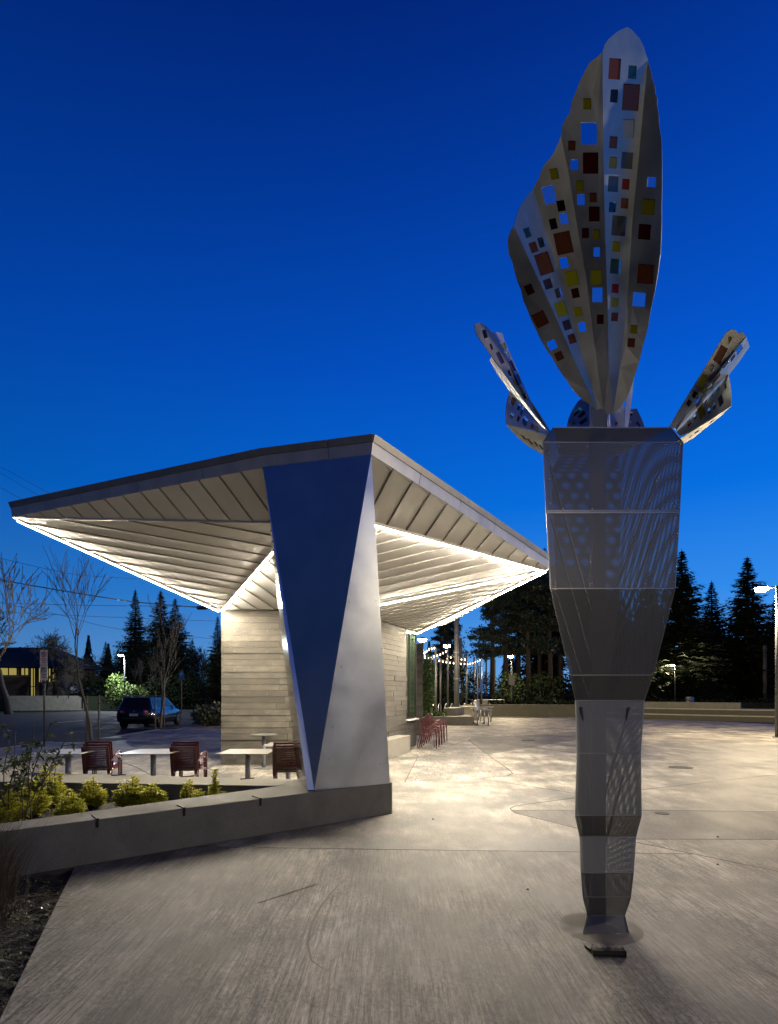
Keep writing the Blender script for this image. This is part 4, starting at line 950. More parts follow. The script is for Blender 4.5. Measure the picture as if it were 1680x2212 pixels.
def strand(pts, label, n, Y):
    t = thing('string_lights', label, 'string lights', P(*pts[0],Y), 'string lights'); W = [P(x,y,Yv) for (x,y),Yv in zip(pts, [Y]*len(pts))]
    b = MB(); b.tube([w+Vector((0,0,.10)) for w in W], .012, 4); b.build('wire', M_black, t)
    L = [0]
    for a, c_ in zip(W, W[1:]): L.append(L[-1]+(c_-a).length)
    for k in range(n):
        d = L[-1]*(k+.5)/n
        for i in range(len(W)-1):
            if L[i] <= d <= L[i+1]: p = W[i].lerp(W[i+1], (d-L[i])/(L[i+1]-L[i])); break
        g2 = MB(); g2.tube([p+Vector((0,0,.05)), p+Vector((0,0,.015)), p-Vector((0,0,.03)), p-Vector((0,0,.065))], [.015,.032,.036,.012], 8); g2.build('bulb', E_bulb, t, True)
    return t
strand([(914,1412),(928,1402),(941,1399)], 'short upper strand of warm bulbs from the pier to the thick post', 5, 33)
strand([(914,1418),(930,1420),(950,1414),(966,1406)], 'strand of warm bulbs rising to the lamp among the posts', 8, 36)
strand([(914,1420),(935,1424),(955,1429),(975,1432),(994,1434),(1007,1434)], 'longest low strand of warm bulbs crossing the tall pole', 12, 40)
strand([(962,1424),(980,1418),(1000,1426),(1008,1423)], 'middle strand of warm bulbs between the tall pole and the next post', 6, 42)
strand([(1007,1435),(1018,1433),(1030,1429),(1039,1425)], 'right-hand strand of warm bulbs ending at the last post', 6, 45)
for lg in ((2.0,33.5,3.6),(5.2,41,3.7)):
    pass
# ------------------------------------------------------------------ bike racks, bins, small street things
br0 = None
for k in range(12):
    x = 2.2+k*.42; y = 39.5+.25*(k%2)-k*.05
    t = thing('bike_rack', 'steel hoop bike rack, %s from the left in the row around the tall pole' % ('first','second','third','fourth','fifth','sixth','seventh','eighth','ninth','tenth','eleventh','twelfth')[k], 'bike rack', (x,y,0), 'bike rack hoops', local=True)
    b = MB(); n_ = 10; pts = [(-.33,0,0)]+[(-.33*math.cos(math.pi*i/n_),0,.48+.33*math.sin(math.pi*i/n_)) for i in range(n_+1)]+[(.33,0,0)]; b.tube(pts, .028, 6); b.build('hoop', M_tubegrey, t, True)
    for s_ in (-.33,.33): b = MB(); b.cyl(s_,0,0,.012,.07,10); b.build('foot_plate', M_tubegrey, t)
    t.rotation_euler.z = 1.2
def bin_(x, y, h, r, label, m):
    t = thing('litter_bin', label, 'bin', (x,y,0), local=True)
    b = MB(); b.cyl(0,0,.03,h,r*.92,20,r); b.build('body', m, t, True); b = MB(); b.cyl(0,0,h+.001,h+.06,r*1.04,20,r*.8); b.build('lid', M_tubegrey, t, True)
    b = MB(); b.cyl(0,0,0,.03,r*.8,16); b.build('base', M_black, t); return t
o = bin_(Xat(1490,48), 48, 1.15, .32, 'grey litter bin behind the seat wall near the lamp post', M_tubegrey)
o = bin_(Xat(1029,33.5), 33.5, 1.05, .17, 'slim grey bin behind the folded tables', M_tubegrey)

# ------------------------------------------------------------------ signs
def text_mesh(body, size, m, parent, loc, rot):
    cu = bpy.data.curves.new('lettering', 'FONT'); cu.body = body; cu.size = size; cu.align_x = 'CENTER'; cu.align_y = 'CENTER'; cu.extrude = .001
    o = bpy.data.objects.new('lettering', cu); col.objects.link(o); dg = bpy.context.evaluated_depsgraph_get(); me = bpy.data.meshes.new_from_object(o.evaluated_get(dg)); bpy.data.objects.remove(o)
    q = bpy.data.objects.new('lettering', me); col.objects.link(q); me.materials.clear(); me.materials.append(m); q.parent = parent; q.location = loc; q.rotation_euler = rot; return q
M_signw = mat('sign_white', (0.55,0.53,0.52), 0.5); M_signr = mat('sign_red', (0.35,0.03,0.03), 0.5); M_signk = mat('sign_black', (0.04,0.04,0.04), 0.5)
sg = thing('parking_sign', 'narrow no-parking sign stacked over a parking sign on a street post', 'sign', (Xat(95.5,17.4),17.4,-.14), local=True)
b = MB(); b.tube([(0,0,0),(0,0,3.12)], .028, 8); b.build('post', M_polegal, sg, True)
for (z, m_, slash) in ((2.78, M_signr, True),(2.32, M_signk, True)):
    b = MB(); b.box(-.11,.11,-.037,-.031,z-.225,z+.225); pn = b.build('sign_panel', M_signw, sg)
    b = MB(); n_ = 24
    for i in range(n_):
        a0, a1 = 2*math.pi*i/n_, 2*math.pi*(i+1)/n_
        b.quad((.085*math.cos(a0),-.0385,z+.09+.085*math.sin(a0)),(.085*math.cos(a1),-.0385,z+.09+.085*math.sin(a1)),(.065*math.cos(a1),-.0385,z+.09+.065*math.sin(a1)),(.065*math.cos(a0),-.0385,z+.09+.065*math.sin(a0)))
    if slash: b.quad((-.06,-.0387,z+.135),(-.045,-.0387,z+.148),(.06,-.0387,z+.045),(.045,-.0387,z+.032))
    b.build('ring', m_, sg); text_mesh('P', .14, M_signk, sg, (0,-.038,z+.09), (R(90),0,0))
    for k in range(3): b = MB(); b.box(-.08+.01*k,.08-.012*k,-.0386,-.0376,z-.06-k*.05,z-.04-k*.05); b.build('text_line', m_, sg)
b = MB(); b.box(-.05,.05,-.04,-.03,2.0,2.06); b.build('bracket', M_polegal, sg)
sg = thing('blue_sign', 'small blue square sign on a thin post across the road', 'sign', (Xat(392,46),46,-.14), local=True)
b = MB(); b.tube([(0,0,0),(0,0,3.5)], .035, 8); b.build('post', M_stake, sg, True); b = MB(); b.box(-.2,.2,-.05,-.04,2.75,3.4); b.build('sign_panel', M_blue, sg)
text_mesh('P', .3, M_signw, sg, (0,-.052,3.15), (R(90),0,0))

# ------------------------------------------------------------------ cars
M_carblk = mat('black_car_paint', (0.008,0.009,0.011), 0.22, 0.0, var=0.0, coat=1.0)
M_carwht = mat('white_car_paint', (0.55,0.56,0.57), 0.3, 0.0, var=0.0, coat=0.8)
M_cglass = mat('car_glass', (0.008,0.010,0.012), 0.08, 0.0, var=0.0, spec=0.4)
M_tyre = mat('tyre_rubber', (0.014,0.014,0.014), 0.8); M_rim = mat('alloy_rim', (0.4,0.4,0.42), 0.3, 0.9)
M_tail = mat('tail_light_red', (0.6,0.02,0.02), 0.15, var=0.0, coat=1.0); M_tailw = mat('reverse_light_clear', (0.55,0.5,0.48), 0.15, var=0.0)
E_tail = emat('tail_light_on', (1,0.02,0.03), 25.0); E_head = emat('headlight_on', (0.85,0.92,1.0), 120.0)
def make_car(name, label, paint, wagon=True, lights=None):
    t = thing(name, label, 'car', local=True)
    st = [(-2.38,.74,.42,.86),(-2.30,.82,.30,.97),(-1.9,.87,.22,1.0),(-1.0,.90,.20,.98),(0.2,.90,.20,.96),(1.1,.89,.20,.95),(1.7,.86,.21,.86),(2.2,.78,.25,.76),(2.38,.62,.35,.64)]
    b = MB(); k = 9
    for (y, w, z0, z1) in st:
        sec = [(-w*.82,z0),(-w*.97,z0+.12),(-w,(z0+z1)*.5),(-w*.95,z1-.06),(-w*.80,z1),(0,z1+.025),(w*.80,z1),(w*.95,z1-.06),(w,(z0+z1)*.5),(w*.97,z0+.12),(w*.82,z0)]
        b.v += [(x,y,z) for x,z in sec]
    n_ = 11
    for i in range(len(st)-1):
        for j in range(n_): q = (j+1)%n_; b.f.append((i*n_+j,i*n_+q,(i+1)*n_+q,(i+1)*n_+j))
    b.f.append(tuple(range(n_-1,-1,-1))); b.f.append(tuple((len(st)-1)*n_+j for j in range(n_)))
    body = b.build('body', paint, t, True)
    # cabin: pillars and roof
    yb0, yb1 = (-2.22, 1.25) if wagon else (-1.75, 1.25); yr0, yr1 = (-2.0, .30) if wagon else (-.95, .35)
    B_ = [(-.78,yb0,.95),(.78,yb0,.95),(.80,yb1,.93),(-.80,yb1,.93)]; rz_ = 1.50 if wagon else 1.42; T_ = [(-.60,yr0,rz_),(.60,yr0,rz_),(.63,yr1,rz_-.01),(-.63,yr1,rz_-.01)]
    b = MB(); b.add(B_+T_, [(4,5,6,7),(0,1,5,4),(1,2,6,5),(2,3,7,6),(3,0,4,7)]); cab = b.build('cabin', paint, t); bv = cab.modifiers.new('r','BEVEL'); bv.width = .07; bv.segments = 3
    def pane(i, j, u0, u1, v0, v1, nm):
        p0, p1, q0, q1 = (Vector(v) for v in (B_[i], B_[j], T_[i], T_[j]))
        def at(u, v): return p0.lerp(p1,u).lerp(q0.lerp(q1,u),v)
        nn = (p1-p0).cross(q0-p0).normalized()*.006; b = MB(); b.extr([at(u0,v0)+nn,at(u1,v0)+nn,at(u1,v1)+nn,at(u0,v1)+nn], nn); b.build(nm, M_cglass, t)
    pane(0,1,.09,.91,.12,.86,'rear_window'); pane(2,3,.08,.92,.08,.9,'windscreen')
    for (i,j,rev) in ((1,2,False),(3,0,True)):
        for (u0,u1) in ((.07,.30),(.33,.58),(.61,.90)):
            a_, c_ = (1-u1, 1-u0) if rev else (u0, u1); pane(i,j,a_,c_,.10,.86,'side_window')
    for s_ in (-1,1):
        for y in (-1.42,1.42):
            b = MB(); b.tube([(s_*.72,y,.32),(s_*.905,y,.32)], .32, 20); w_ = b.build('wheel', M_tyre, t, True)
            b = MB(); b.tube([(s_*.906,y,.32),(s_*.915,y,.32)], [.22,.2], 14); b.build('rim', M_rim, w_)
            for q in range(5):
                a0 = q*1.2566; b = MB(); b.tube([(s_*.918,y,.32),(s_*.918,y+.19*math.cos(a0),.32+.19*math.sin(a0))], .02, 4); b.build('spoke', M_black, w_)
            b = MB(); n2 = 12
            pts = [(s_*.885,y+.37*math.cos(math.pi*i/n2),.32+.37*math.sin(math.pi*i/n2)) for i in range(n2+1)]; b.tube(pts, .035, 5); b.build('wheel_arch', M_black, t, True)
        b = MB(); b.obox((s_*.46,-2.43,.76),(s_*.32,.10,0),(0,.05,0),(0,.03,.14)); b.build('tail_light', E_tail if lights == 'tail' else M_tail, t)
        b = MB(); b.obox((s_*.53,-2.425,.80),(s_*.11,.034,0),(0,.01,0),(0,.012,.06)); b.build('reverse_light', M_tailw, t)
        b = MB(); b.obox((s_*.42,2.335,.60),(s_*.22,-.06,0),(0,.04,0),(0,-.02,.12)); b.build('headlight', E_head if lights == 'head' else M_tailw, t)
        b = MB(); b.obox((s_*.82,.95,.98),(s_*.16,0,0),(0,.10,0),(0,0,.13)); o = b.build('mirror', paint, t); bv = o.modifiers.new('r','BEVEL'); bv.width = .03
        if wagon: b = MB(); b.tube([(s_*.56,-1.9,1.50),(s_*.56,-1.82,1.55),(s_*.58,.15,1.55),(s_*.58,.22,1.49)], .018, 6); b.build('roof_rail', M_black, t, True)
        b = MB(); b.obox((s_*.893,-2.0,.50),(s_*.012,0,0),(0,3.6,0),(0,0,.02)); b.build('side_trim', M_rim, t)
    b = MB(); b.box(-.20,.20,-2.40,-2.386,.62,.74); b.build('number_plate', M_signw, t)
    b = MB(); b.box(-.55,.55,-2.395,-2.36,.52,.535); b.build('bumper_trim', M_rim, t)
    b = MB(); b.cyl(0,0,0,.012,.05,16); o = b.build('badge', M_rim, t); o.location = (0,-2.375,.86); o.rotation_euler = (R(90),0,0)
    return t
car = make_car('parked_car', 'black estate car parked at the kerb behind the staked young tree', M_carblk); place(car, (-12.0,29.3,-.14), R(3))
car = make_car('white_car', 'white car parked beside the lit low house across the road', M_carwht, False); place(car, (Xat(158,63),63.5,1.20), R(-78))
car = make_car('moving_car', 'dark car with red tail lights on the far cross street', M_carblk, False, 'tail'); place(car, (Xat(1050,58),58,-.15), R(38))

# ------------------------------------------------------------------ trees and planting
def rdir(rnd): 
    z = rnd.uniform(-1,1); a = rnd.uniform(0,6.2832); s_ = math.sqrt(1-z*z); return Vector((s_*math.cos(a), s_*math.sin(a), z))
def conifer_mesh(seed, h=20.0, r=5.6, layers=60, per=24, z0=0.03, ragged=0.42, leaf=0.85):
    rnd = random.Random(seed); b = MB()
    for k in range(layers):
        t = k/(layers-1); z = h*(z0+(1-z0)*t); R_ = r*(1-t)**1.02*rnd.uniform(1-ragged,1.12)+0.10
        n_ = max(4, int(per*(1-t*.5)))
        for i in range(n_):
            a = rnd.uniform(0,6.2832); L = R_*rnd.uniform(.6,1.12); d = Vector((math.cos(a), math.sin(a), 0)); s_ = Vector((-d.y, d.x, 0)); dr = rnd.uniform(.15,.5)*(1-t*.9)-(.35*t)
            lf_ = min(leaf, .22+R_*.24); m_ = max(3, int(L/lf_*1.7)); o = Vector((0,0,z))
            for j in range(m_):
                u = (j+.4)/m_; p = o+d*L*u-Vector((0,0,1))*dr*L*u*u*.8; w = lf_*(1.15-u*.75)*rnd.uniform(.6,1.2)
                for sg_ in (-1,1):
                    q = p+s_*sg_*w*rnd.uniform(.6,1.2)+d*w*.7+Vector((0,0,-w*rnd.uniform(.15,.65)))
                    b.tri(p-d*w*.25, p+d*w*.55+Vector((0,0,.05*w)), q)
            tip = o+d*L*1.03-Vector((0,0,1))*dr*L*.8; b.tri(tip-d*lf_*.7+s_*lf_*.2, tip-d*lf_*.7-s_*lf_*.2, tip+d*lf_*.35+Vector((0,0,.08)))
    b.tri((.12,0,h*.97),(-.12,0,h*.97),(0,0,h*1.03)); b.tri((0,.12,h*.95),(0,-.12,h*.95),(0,0,h*1.02))
    return b
def proto_tree(name, crown, trunk, mc, mt):
    t = thing(name, '', 'tree', local=True); crown.build('crown', mc, t); trunk.build('trunk', mt, t, True); return t
conifers = []
for s_ in range(3):
    tr = MB(); tr.tube([(0,0,-.3),(0,0,9),(0,0,19.6)], [.38,.24,.03], 8); conifers.append(proto_tree('conifer_tree', conifer_mesh(s_+11, ragged=.30+.08*s_), tr, M_conifer, M_bark))
def pine_mesh(seed, h=22.0):
    rnd = random.Random(seed); b = MB(); tr = MB()
    tr.tube([(0,0,-.3),(rnd.uniform(-.2,.2),0,h*.5),(rnd.uniform(-.4,.4),rnd.uniform(-.3,.3),h*.97)], [.42,.30,.06], 9)
    for k in range(64):
        t = rnd.uniform(.36,1.0)**.9; z = h*t; L = rnd.uniform(1.2,5.6)*(1.15-t*.75); a = rnd.uniform(0,6.2832); d = Vector((math.cos(a), math.sin(a), rnd.uniform(-.25,.25)))
        o = Vector((0,0,z)); e = o+d*L; tr.tube([o, o.lerp(e,.5)+Vector((0,0,-.1)), e], [.09,.05,.02], 4, False)
        for c_ in range(rnd.randint(2,4)):
            cc = o.lerp(e, rnd.uniform(.45,1.05)); rx = rnd.uniform(.7,1.5); rz = rx*rnd.uniform(.35,.6)
            for i in range(60):
                v = rdir(rnd)*rnd.random()**.45; p = cc+Vector((v.x*rx,v.y*rx,v.z*rz)); s1 = rdir(rnd)*rnd.uniform(.2,.5); s2 = rdir(rnd)*rnd.uniform(.15,.4); b.tri(p, p+s1, p+s2)
    return b, tr
pines = []
for s_ in range(3):
    cb, tb = pine_mesh(30+s_); pines.append(proto_tree('pine_tree', cb, tb, M_conifer2, M_barkred))
used_tree = set()
def plant(protos, i, x, ytop, Y, h0, label, group, sx=1.0, z0=-.2, rz=None):
    p = P(x, ytop, Y); s_ = (p.z-z0)/h0; src = protos[i%len(protos)]
    o = src if src.name not in used_tree else copy_tree(src); used_tree.add(src.name)
    return place(o, (p.x, Y, z0), (x*1.7) if rz is None else rz, (s_*sx, s_*sx, s_), label, group)
for i, (x, yt, Y, sx, lab) in enumerate(((1472,1186,66,1.25,'tall dark conifer just right of the sculpture body'),(1537,1254,72,1.1,'pointed conifer with see-through branches left of the tallest right one'),(1614,1200,66,1.3,'large conifer behind the glaring lamp at the right'),(1682,1268,70,1.2,'conifer cut by the right frame edge'),(1176,1180,84,.8,'conifer tip poking above the canopy corner'),(1500,1330,80,1.4,'lower conifer filling the gap behind two tall ones'),(1575,1360,82,1.5,'short broad conifer between the two right-hand giants'),(1645,1370,85,1.5,'low conifer behind the utility pole'),(1400,1230,78,1.2,'conifer hidden behind the sculpture body'),
        (1330,1260,80,1.3,'conifer seen faintly through the perforated sculpture'))):
    plant(conifers, i, x, yt, Y, 20.4, lab, 'conifers beyond the plaza', sx*1.35)
for i, (x, yt, Y, sx, lab) in enumerate(((952,1330,70,.9,'pine crown behind the pavilion roof end'),(975,1310,80,.8,'slim pine left of the sky gap'),(1062,1255,62,1.0,'pine whose bough hangs into the sky gap'),(1092,1240,66,1.0,'tall pine above the lit lamp post'),(1118,1230,72,.9,'pine with a straight dark trunk right of the lamp'),(1142,1215,64,.9,'tall pine under the canopy corner'),(1165,1230,70,.85,'pine with orange-lit trunk left of the sculpture'),(1190,1220,64,.9,'thick pine touching the sculpture edge'),(1212,1240,74,.9,'pine half behind the sculpture body'),(1240,1235,68,.9,'pine behind the sculpture waist'),(1280,1250,75,.9,'pine hidden behind the sculpture core'))):
    plant(pines, i, x, yt, Y, 22.4, lab, 'pines beyond the plaza', sx*1.2)
for i, (x, yt, Y, sx, lab) in enumerate(((292,1272,72,.95,'left of the twin dark conifers across the road'),(347,1274,68,1.35,'broad dark conifer across the road, taller twin'),(378,1290,70,1.2,'right shoulder conifer beside the broad one'),(228,1385,70,1.2,'short dark conifer behind the street tree'),(470,1330,60,1.0,'conifer partly hidden by the pavilion wall edge'),(125,1395,78,.9,'thin dark conifer behind the lit house'),(255,1400,80,1.5,'low dark conifer left of the twin conifers'),(415,1380,85,1.4,'low dark conifer near the pavilion wall'))):
    plant(conifers, i+1, x, yt, Y, 20.4, lab, 'conifers across the road', sx*1.2)
# far wood closing the horizon
rnd = random.Random(5); b = MB()
for k in range(420):
    a = rnd.uniform(-3.1416,3.1416); D_ = rnd.uniform(105,170) if abs(a) < 1.7 else rnd.uniform(60,110); x = D_*math.sin(a); y = D_*math.cos(a); h = rnd.uniform(7,12.5)*(1 if abs(a) < 1.7 else 1.5); r = h*.24
    if abs(x) < 300:
        for l_ in range(9):
            t = l_/9; z = h*(.04+.96*t); R_ = r*(1-t)*rnd.uniform(.8,1.2)+.15
            for i in range(9):
                a0 = rnd.uniform(0,6.28); d = Vector((math.cos(a0), math.sin(a0), 0)); s_ = Vector((-d.y,d.x,0)); p = Vector((x,y,z-.25))
                b.tri(p+s_*R_*.5+Vector((0,0,h*.13)), p-s_*R_*.5+Vector((0,0,h*.13)), p+d*R_*1.25-Vector((0,0,h*.05)))
o = b.build('distant_wood', M_conifer); tag(o, 'dark mass of distant conifers along the horizon', 'trees', kind='stuff')

def bare_mesh(seed, h, spread, levels=5, r0=.2, upright=.5, split=(2,3), first=.28, rmin=.006):
    rnd = random.Random(seed); b = MB(); tk = MB()
    def grow(p, d, L, r, lev):
        pts = [p]; rr = [r]; q = p; dd = d.copy(); n_ = 3
        for i in range(n_):
            dd = (dd+rdir(rnd)*.16+Vector((0,0,.06*upright))).normalized(); q = q+dd*L/n_; pts.append(q); rr.append(max(rmin, r*(1-.35*(i+1)/n_)))
        (tk if lev == 0 else b).tube(pts, rr, 8 if lev == 0 else 6 if lev < 2 else 3, False)
        if lev >= levels: return
        for k in range(rnd.randint(*split)+(1 if lev else 0)):
            t = rnd.uniform(.35,1.0) if k else 1.0; i = min(n_-1, int(t*n_)); pp = pts[i].lerp(pts[i+1], t*n_-i) if t < 1 else pts[-1]
            side = rdir(rnd); side = (side-dd*side.dot(dd)); side = side.normalized() if side.length > .01 else Vector((1,0,0))
            nd = (dd*(1-spread*.5)+side*spread*rnd.uniform(.5,1.1)+Vector((0,0,upright*.35))).normalized()
            grow(pp, nd, L*rnd.uniform(.58,.85), max(rmin, rr[min(i+1,n_)]*rnd.uniform(.6,.82)), lev+1)
    grow(Vector((0,0,-.2)), Vector((0,0,1)), h*first, r0, 0)
    return b, tk
def bare(name, label, loc, seed, h, spread, levels, r0, m, group, upright=.5, first=.28, rz=0):
    t = thing(name, label, 'tree', loc, group, local=True); t.rotation_euler.z = rz
    br_, tk_ = bare_mesh(seed, h, spread, levels, r0, upright, first=first, rmin=(.020 if levels > 4 else .0075)); tk_.build('trunk', m, t, True); br_.build('branches', m, t); return t
bare('bare_tree', 'large bare spreading tree against the sky at the left edge', (Xat(20,46),46,-.2), 3, 15, .75, 6, .32, M_bark, 'bare trees across the road', .35, .26)
bare('bare_tree', 'bare tree behind the lit house, second from the left edge', (Xat(95,58),58,0), 8, 12, .8, 6, .22, M_bark, 'bare trees across the road', .3, .25)
bare('bare_tree', 'low bushy bare tree left of the twin conifers', (Xat(165,66),66,0), 9, 10, .8, 6, .2, M_bark, 'bare trees across the road', .3, .22)
bare('bare_tree', 'bare tree between the twin conifers and the pavilion', (Xat(428,74),74,0), 12, 11, .6, 6, .2, M_bark, 'bare trees across the road', .5, .25)
bare('bare_tree', 'thin bare tree behind the bike racks', (Xat(1030,62),62,0), 14, 6.5, .7, 5, .12, M_bark, 'bare trees beyond the plaza', .3, .3)
bare('street_tree', 'slim bare young street tree between two wooden stakes, nearer one', (Xat(199,19.3),19.3,-.05), 21, 6.6, .50, 4, .055, M_barkyoung, 'young street trees', .9, .36)
bare('street_tree', 'slim bare young street tree standing in front of the black car', (Xat(345,25.6),25.6,-.05), 23, 7.0, .45, 4, .06, M_barkyoung, 'young street trees', .9, .34)
bare('street_tree', 'bare young tree just outside the left edge, branches reaching in', (-8.6,12.2,-.05), 29, 5.6, .55, 4, .05, M_barkyoung, 'young street trees', .7, .36)
bare('street_tree', 'small bare tree lit green across the road', (Xat(311,44),44,-.1), 31, 5.2, .45, 4, .05, M_barkyoung, 'young street trees', .8, .34)
for (x, Y, h, lab) in ((187,19.2,1.5,'left wooden stake of the nearer street tree'),(213,19.6,1.52,'right wooden stake of the nearer street tree'),(335,25.2,1.68,'left wooden stake of the tree by the black car'),(354,25.9,1.66,'right wooden stake of the tree by the black car')):
    t = thing('tree_stake', lab, 'stake', (Xat(x,Y),Y,-.02), 'tree stakes', local=True); b = MB(); b.tube([(0,0,-.1),(.01,0,h)], [.034,.032], 8); b.build('shaft', M_stake, t, True); b = MB(); b.cyl(.01,0,h-.30,h-.25,.037,8); b.build('tie_strap', M_black, t)
for (x, Y, lab) in ((200,19.3,'nearer'),(345,25.6,'farther')):
    b = MB(); c_ = Xat(x,Y); b.prism([(c_-.9,Y-.75),(c_+.9,Y-.55),(c_+.9,Y+.65),(c_-.9,Y+.55)], .0, .012); tag(b.build('tree_pit', M_soil), 'dark soil square at the foot of the %s street tree' % lab, 'soil', kind='structure')

def leafball(b, rnd, c, rx, ry, rz, n, s0, s1, shell=.5):
    c = Vector(c)
    for i in range(n):
        v = rdir(rnd)*(shell+(1-shell)*rnd.random()); p = c+Vector((v.x*rx,v.y*ry,v.z*rz)); d = (rdir(rnd)+v*.6+Vector((0,0,.3))).normalized(); L = rnd.uniform(s0,s1); s_ = d.cross(rdir(rnd)).normalized()*L*.3
        b.quad(p, p+d*L*.5+s_, p+d*L, p+d*L*.5-s_)
def shrub(name, label, balls, n, s0, s1, m, seed, group=None, cat='shrub', stem=True):
    rnd = random.Random(seed); c0 = balls[0]; t = thing(name, label, cat, (c0[0],c0[1],0), group); b = MB()
    for (x,y,z,rx,ry,rz) in balls: leafball(b, rnd, (x,y,z), rx, ry, rz, n, s0, s1)
    b.build('foliage', m, t)
    if stem:
        b = MB()
        for (x,y,z,rx,ry,rz) in balls:
            for q in range(3): b.tube([(x+rnd.uniform(-.1,.1)*rx,y,0),(x+rnd.uniform(-.5,.5)*rx,y+rnd.uniform(-.4,.4)*ry,z+rz*.3)], [.02,.008], 4)
        b.build('stems', M_stem, t)
    return t
def hedge(name, label, x0, y0, x1, y1, h, w, n, m, seed, s=(.10,.22), z0=-.2, group=None):
    rnd = random.Random(seed); t = thing(name, label, 'hedge', ((x0+x1)/2,(y0+y1)/2,z0), group); b = MB(); a, c_ = Vector((x0,y0,0)), Vector((x1,y1,0)); nn = Vector((-(c_-a).y,(c_-a).x,0)).normalized()
    for i in range(n):
        p = a.lerp(c_, rnd.random())+nn*rnd.uniform(-w,w)+Vector((0,0,z0+h*(1-rnd.random()**2.2*.98)*rnd.uniform(.9,1.08))); d = (rdir(rnd)+Vector((0,0,.5))).normalized(); L = rnd.uniform(*s); q = d.cross(rdir(rnd)).normalized()*L*.32
        b.quad(p, p+d*L*.5+q, p+d*L, p+d*L*.5-q)
    b.build('foliage', m, t)
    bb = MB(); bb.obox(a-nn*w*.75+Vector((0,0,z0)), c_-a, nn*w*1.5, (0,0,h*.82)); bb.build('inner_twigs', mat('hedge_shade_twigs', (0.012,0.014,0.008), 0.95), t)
hedge('clipped_hedge', 'low clipped hedge along the far pavement across the road', -33,60, -21,78, 1.1, .6, 5000, M_hedge, 1)
hedge('plaza_hedge', 'low hedge behind the curved seating wall', 7.5,43.5, 13.5,42.0, 1.05, .8, 5000, M_hedge, 2)
hedge('plaza_hedge', 'dark hedge behind the steps at the right', 17,50, 46,44, .9, .8, 5000, M_hedge, 3, z0=0)
hedge('ivy_bed', 'glossy ivy bed left of the stepped bench block', 1.3,28.4, 2.75,28.6, .55, .5, 900, mat('ivy_leaves',(0.07,0.11,0.03),0.35,var=.3,island=.5), 4, (.10,.18), 0)
shrub('bright_shrub', 'shrub lit bright green by the cool lamp, left one', [(Xat(246,53),53.5,1.9,1.0,.9,1.5),(Xat(262,53),53.2,1.3,.8,.8,1.1)], 900, .12,.26, mat('lit_shrub_leaves',(0.09,0.13,0.03),0.45,var=.3,island=.5), 5, 'shrubs under the cool lamp')
shrub('bright_shrub', 'shrub lit bright green by the cool lamp, right one', [(Xat(285,53),52.6,1.4,.9,.9,.95),(Xat(300,53),53,1.2,.8,.8,.9)], 900, .12,.26, _m['lit_shrub_leaves'], 6, 'shrubs under the cool lamp')
shrub('evergreen_shrub', 'dark round evergreen right of the bright shrubs', [(Xat(340,56),57,1.4,2.0,1.5,1.9),(Xat(375,56),58,1.5,1.8,1.5,2.0)], 1400, .14,.3, M_hedge, 7)
shrub('evergreen_shrub', 'dark evergreen mass near the blue sign', [(Xat(410,62),62,1.6,2.2,1.6,2.4),(Xat(445,62),63,1.4,2.0,1.6,2.1)], 1400, .14,.3, M_hedge, 8)
shrub('evergreen_shrub', 'dark evergreen behind the nearer street tree', [(Xat(185,60),61,1.4,2.0,1.5,2.2),(Xat(215,60),60,1.2,1.8,1.5,1.8)], 1400, .14,.3, M_hedge, 9)
shrub('feathery_shrub', 'pale feathery shrub at the kerb left of the pavilion wall', [(Xat(436,27),27.5,.45,.55,.7,.5),(Xat(458,27),28,.45,.6,.7,.55)], 900, .10,.28, mat('feathery_leaves',(0.10,0.11,0.06),0.6,var=.3,island=.5), 10)
shrub('evergreen_shrub', 'bright green columnar shrub beside the concrete pier', [(1.70,25.2,2.3,.28,.4,.95),(1.72,25.2,1.3,.25,.4,.7)], 1100, .07,.16, mat('arborvitae_leaves',(0.08,0.14,0.03),0.5,var=.3,island=.5), 11)
for i, (x, Y, z, rx, rz, lab) in enumerate(((985,44,1.8,1.5,2.2,'tall dark shrub left of the tall pole base'),(958,46,1.4,1.3,1.9,'dark shrub between the string-light posts'),(1100,50,1.5,1.4,1.9,'conical dark shrub at the lamp post with the sign'),(1175,52,1.6,1.8,1.8,'dark shrub left of the sculpture waist'),(1225,54,1.4,1.8,1.7,'dark shrub behind the sculpture waist'),(1430,66,1.4,2.2,1.8,'dark shrub right of the sculpture waist'),(1510,62,1.6,2.2,2.0,'round dark shrub between the two lamp posts'),(1560,66,1.3,1.8,1.8,'dark shrub left of the farther lamp post'),(1610,70,1.6,2.3,2.2,'dark shrub left of the utility pole'),(1040,66,1.5,2,1.8,'dark shrub behind the far car'),(1130,66,1.5,2.4,2.0,'dark shrub beneath the tall pines'))):
    shrub('evergreen_shrub', lab, [(Xat(x,Y),Y,z,rx,rx*.8,rz)], 1500, .14,.32, M_hedge, 40+i, 'dark shrubs beyond the plaza')

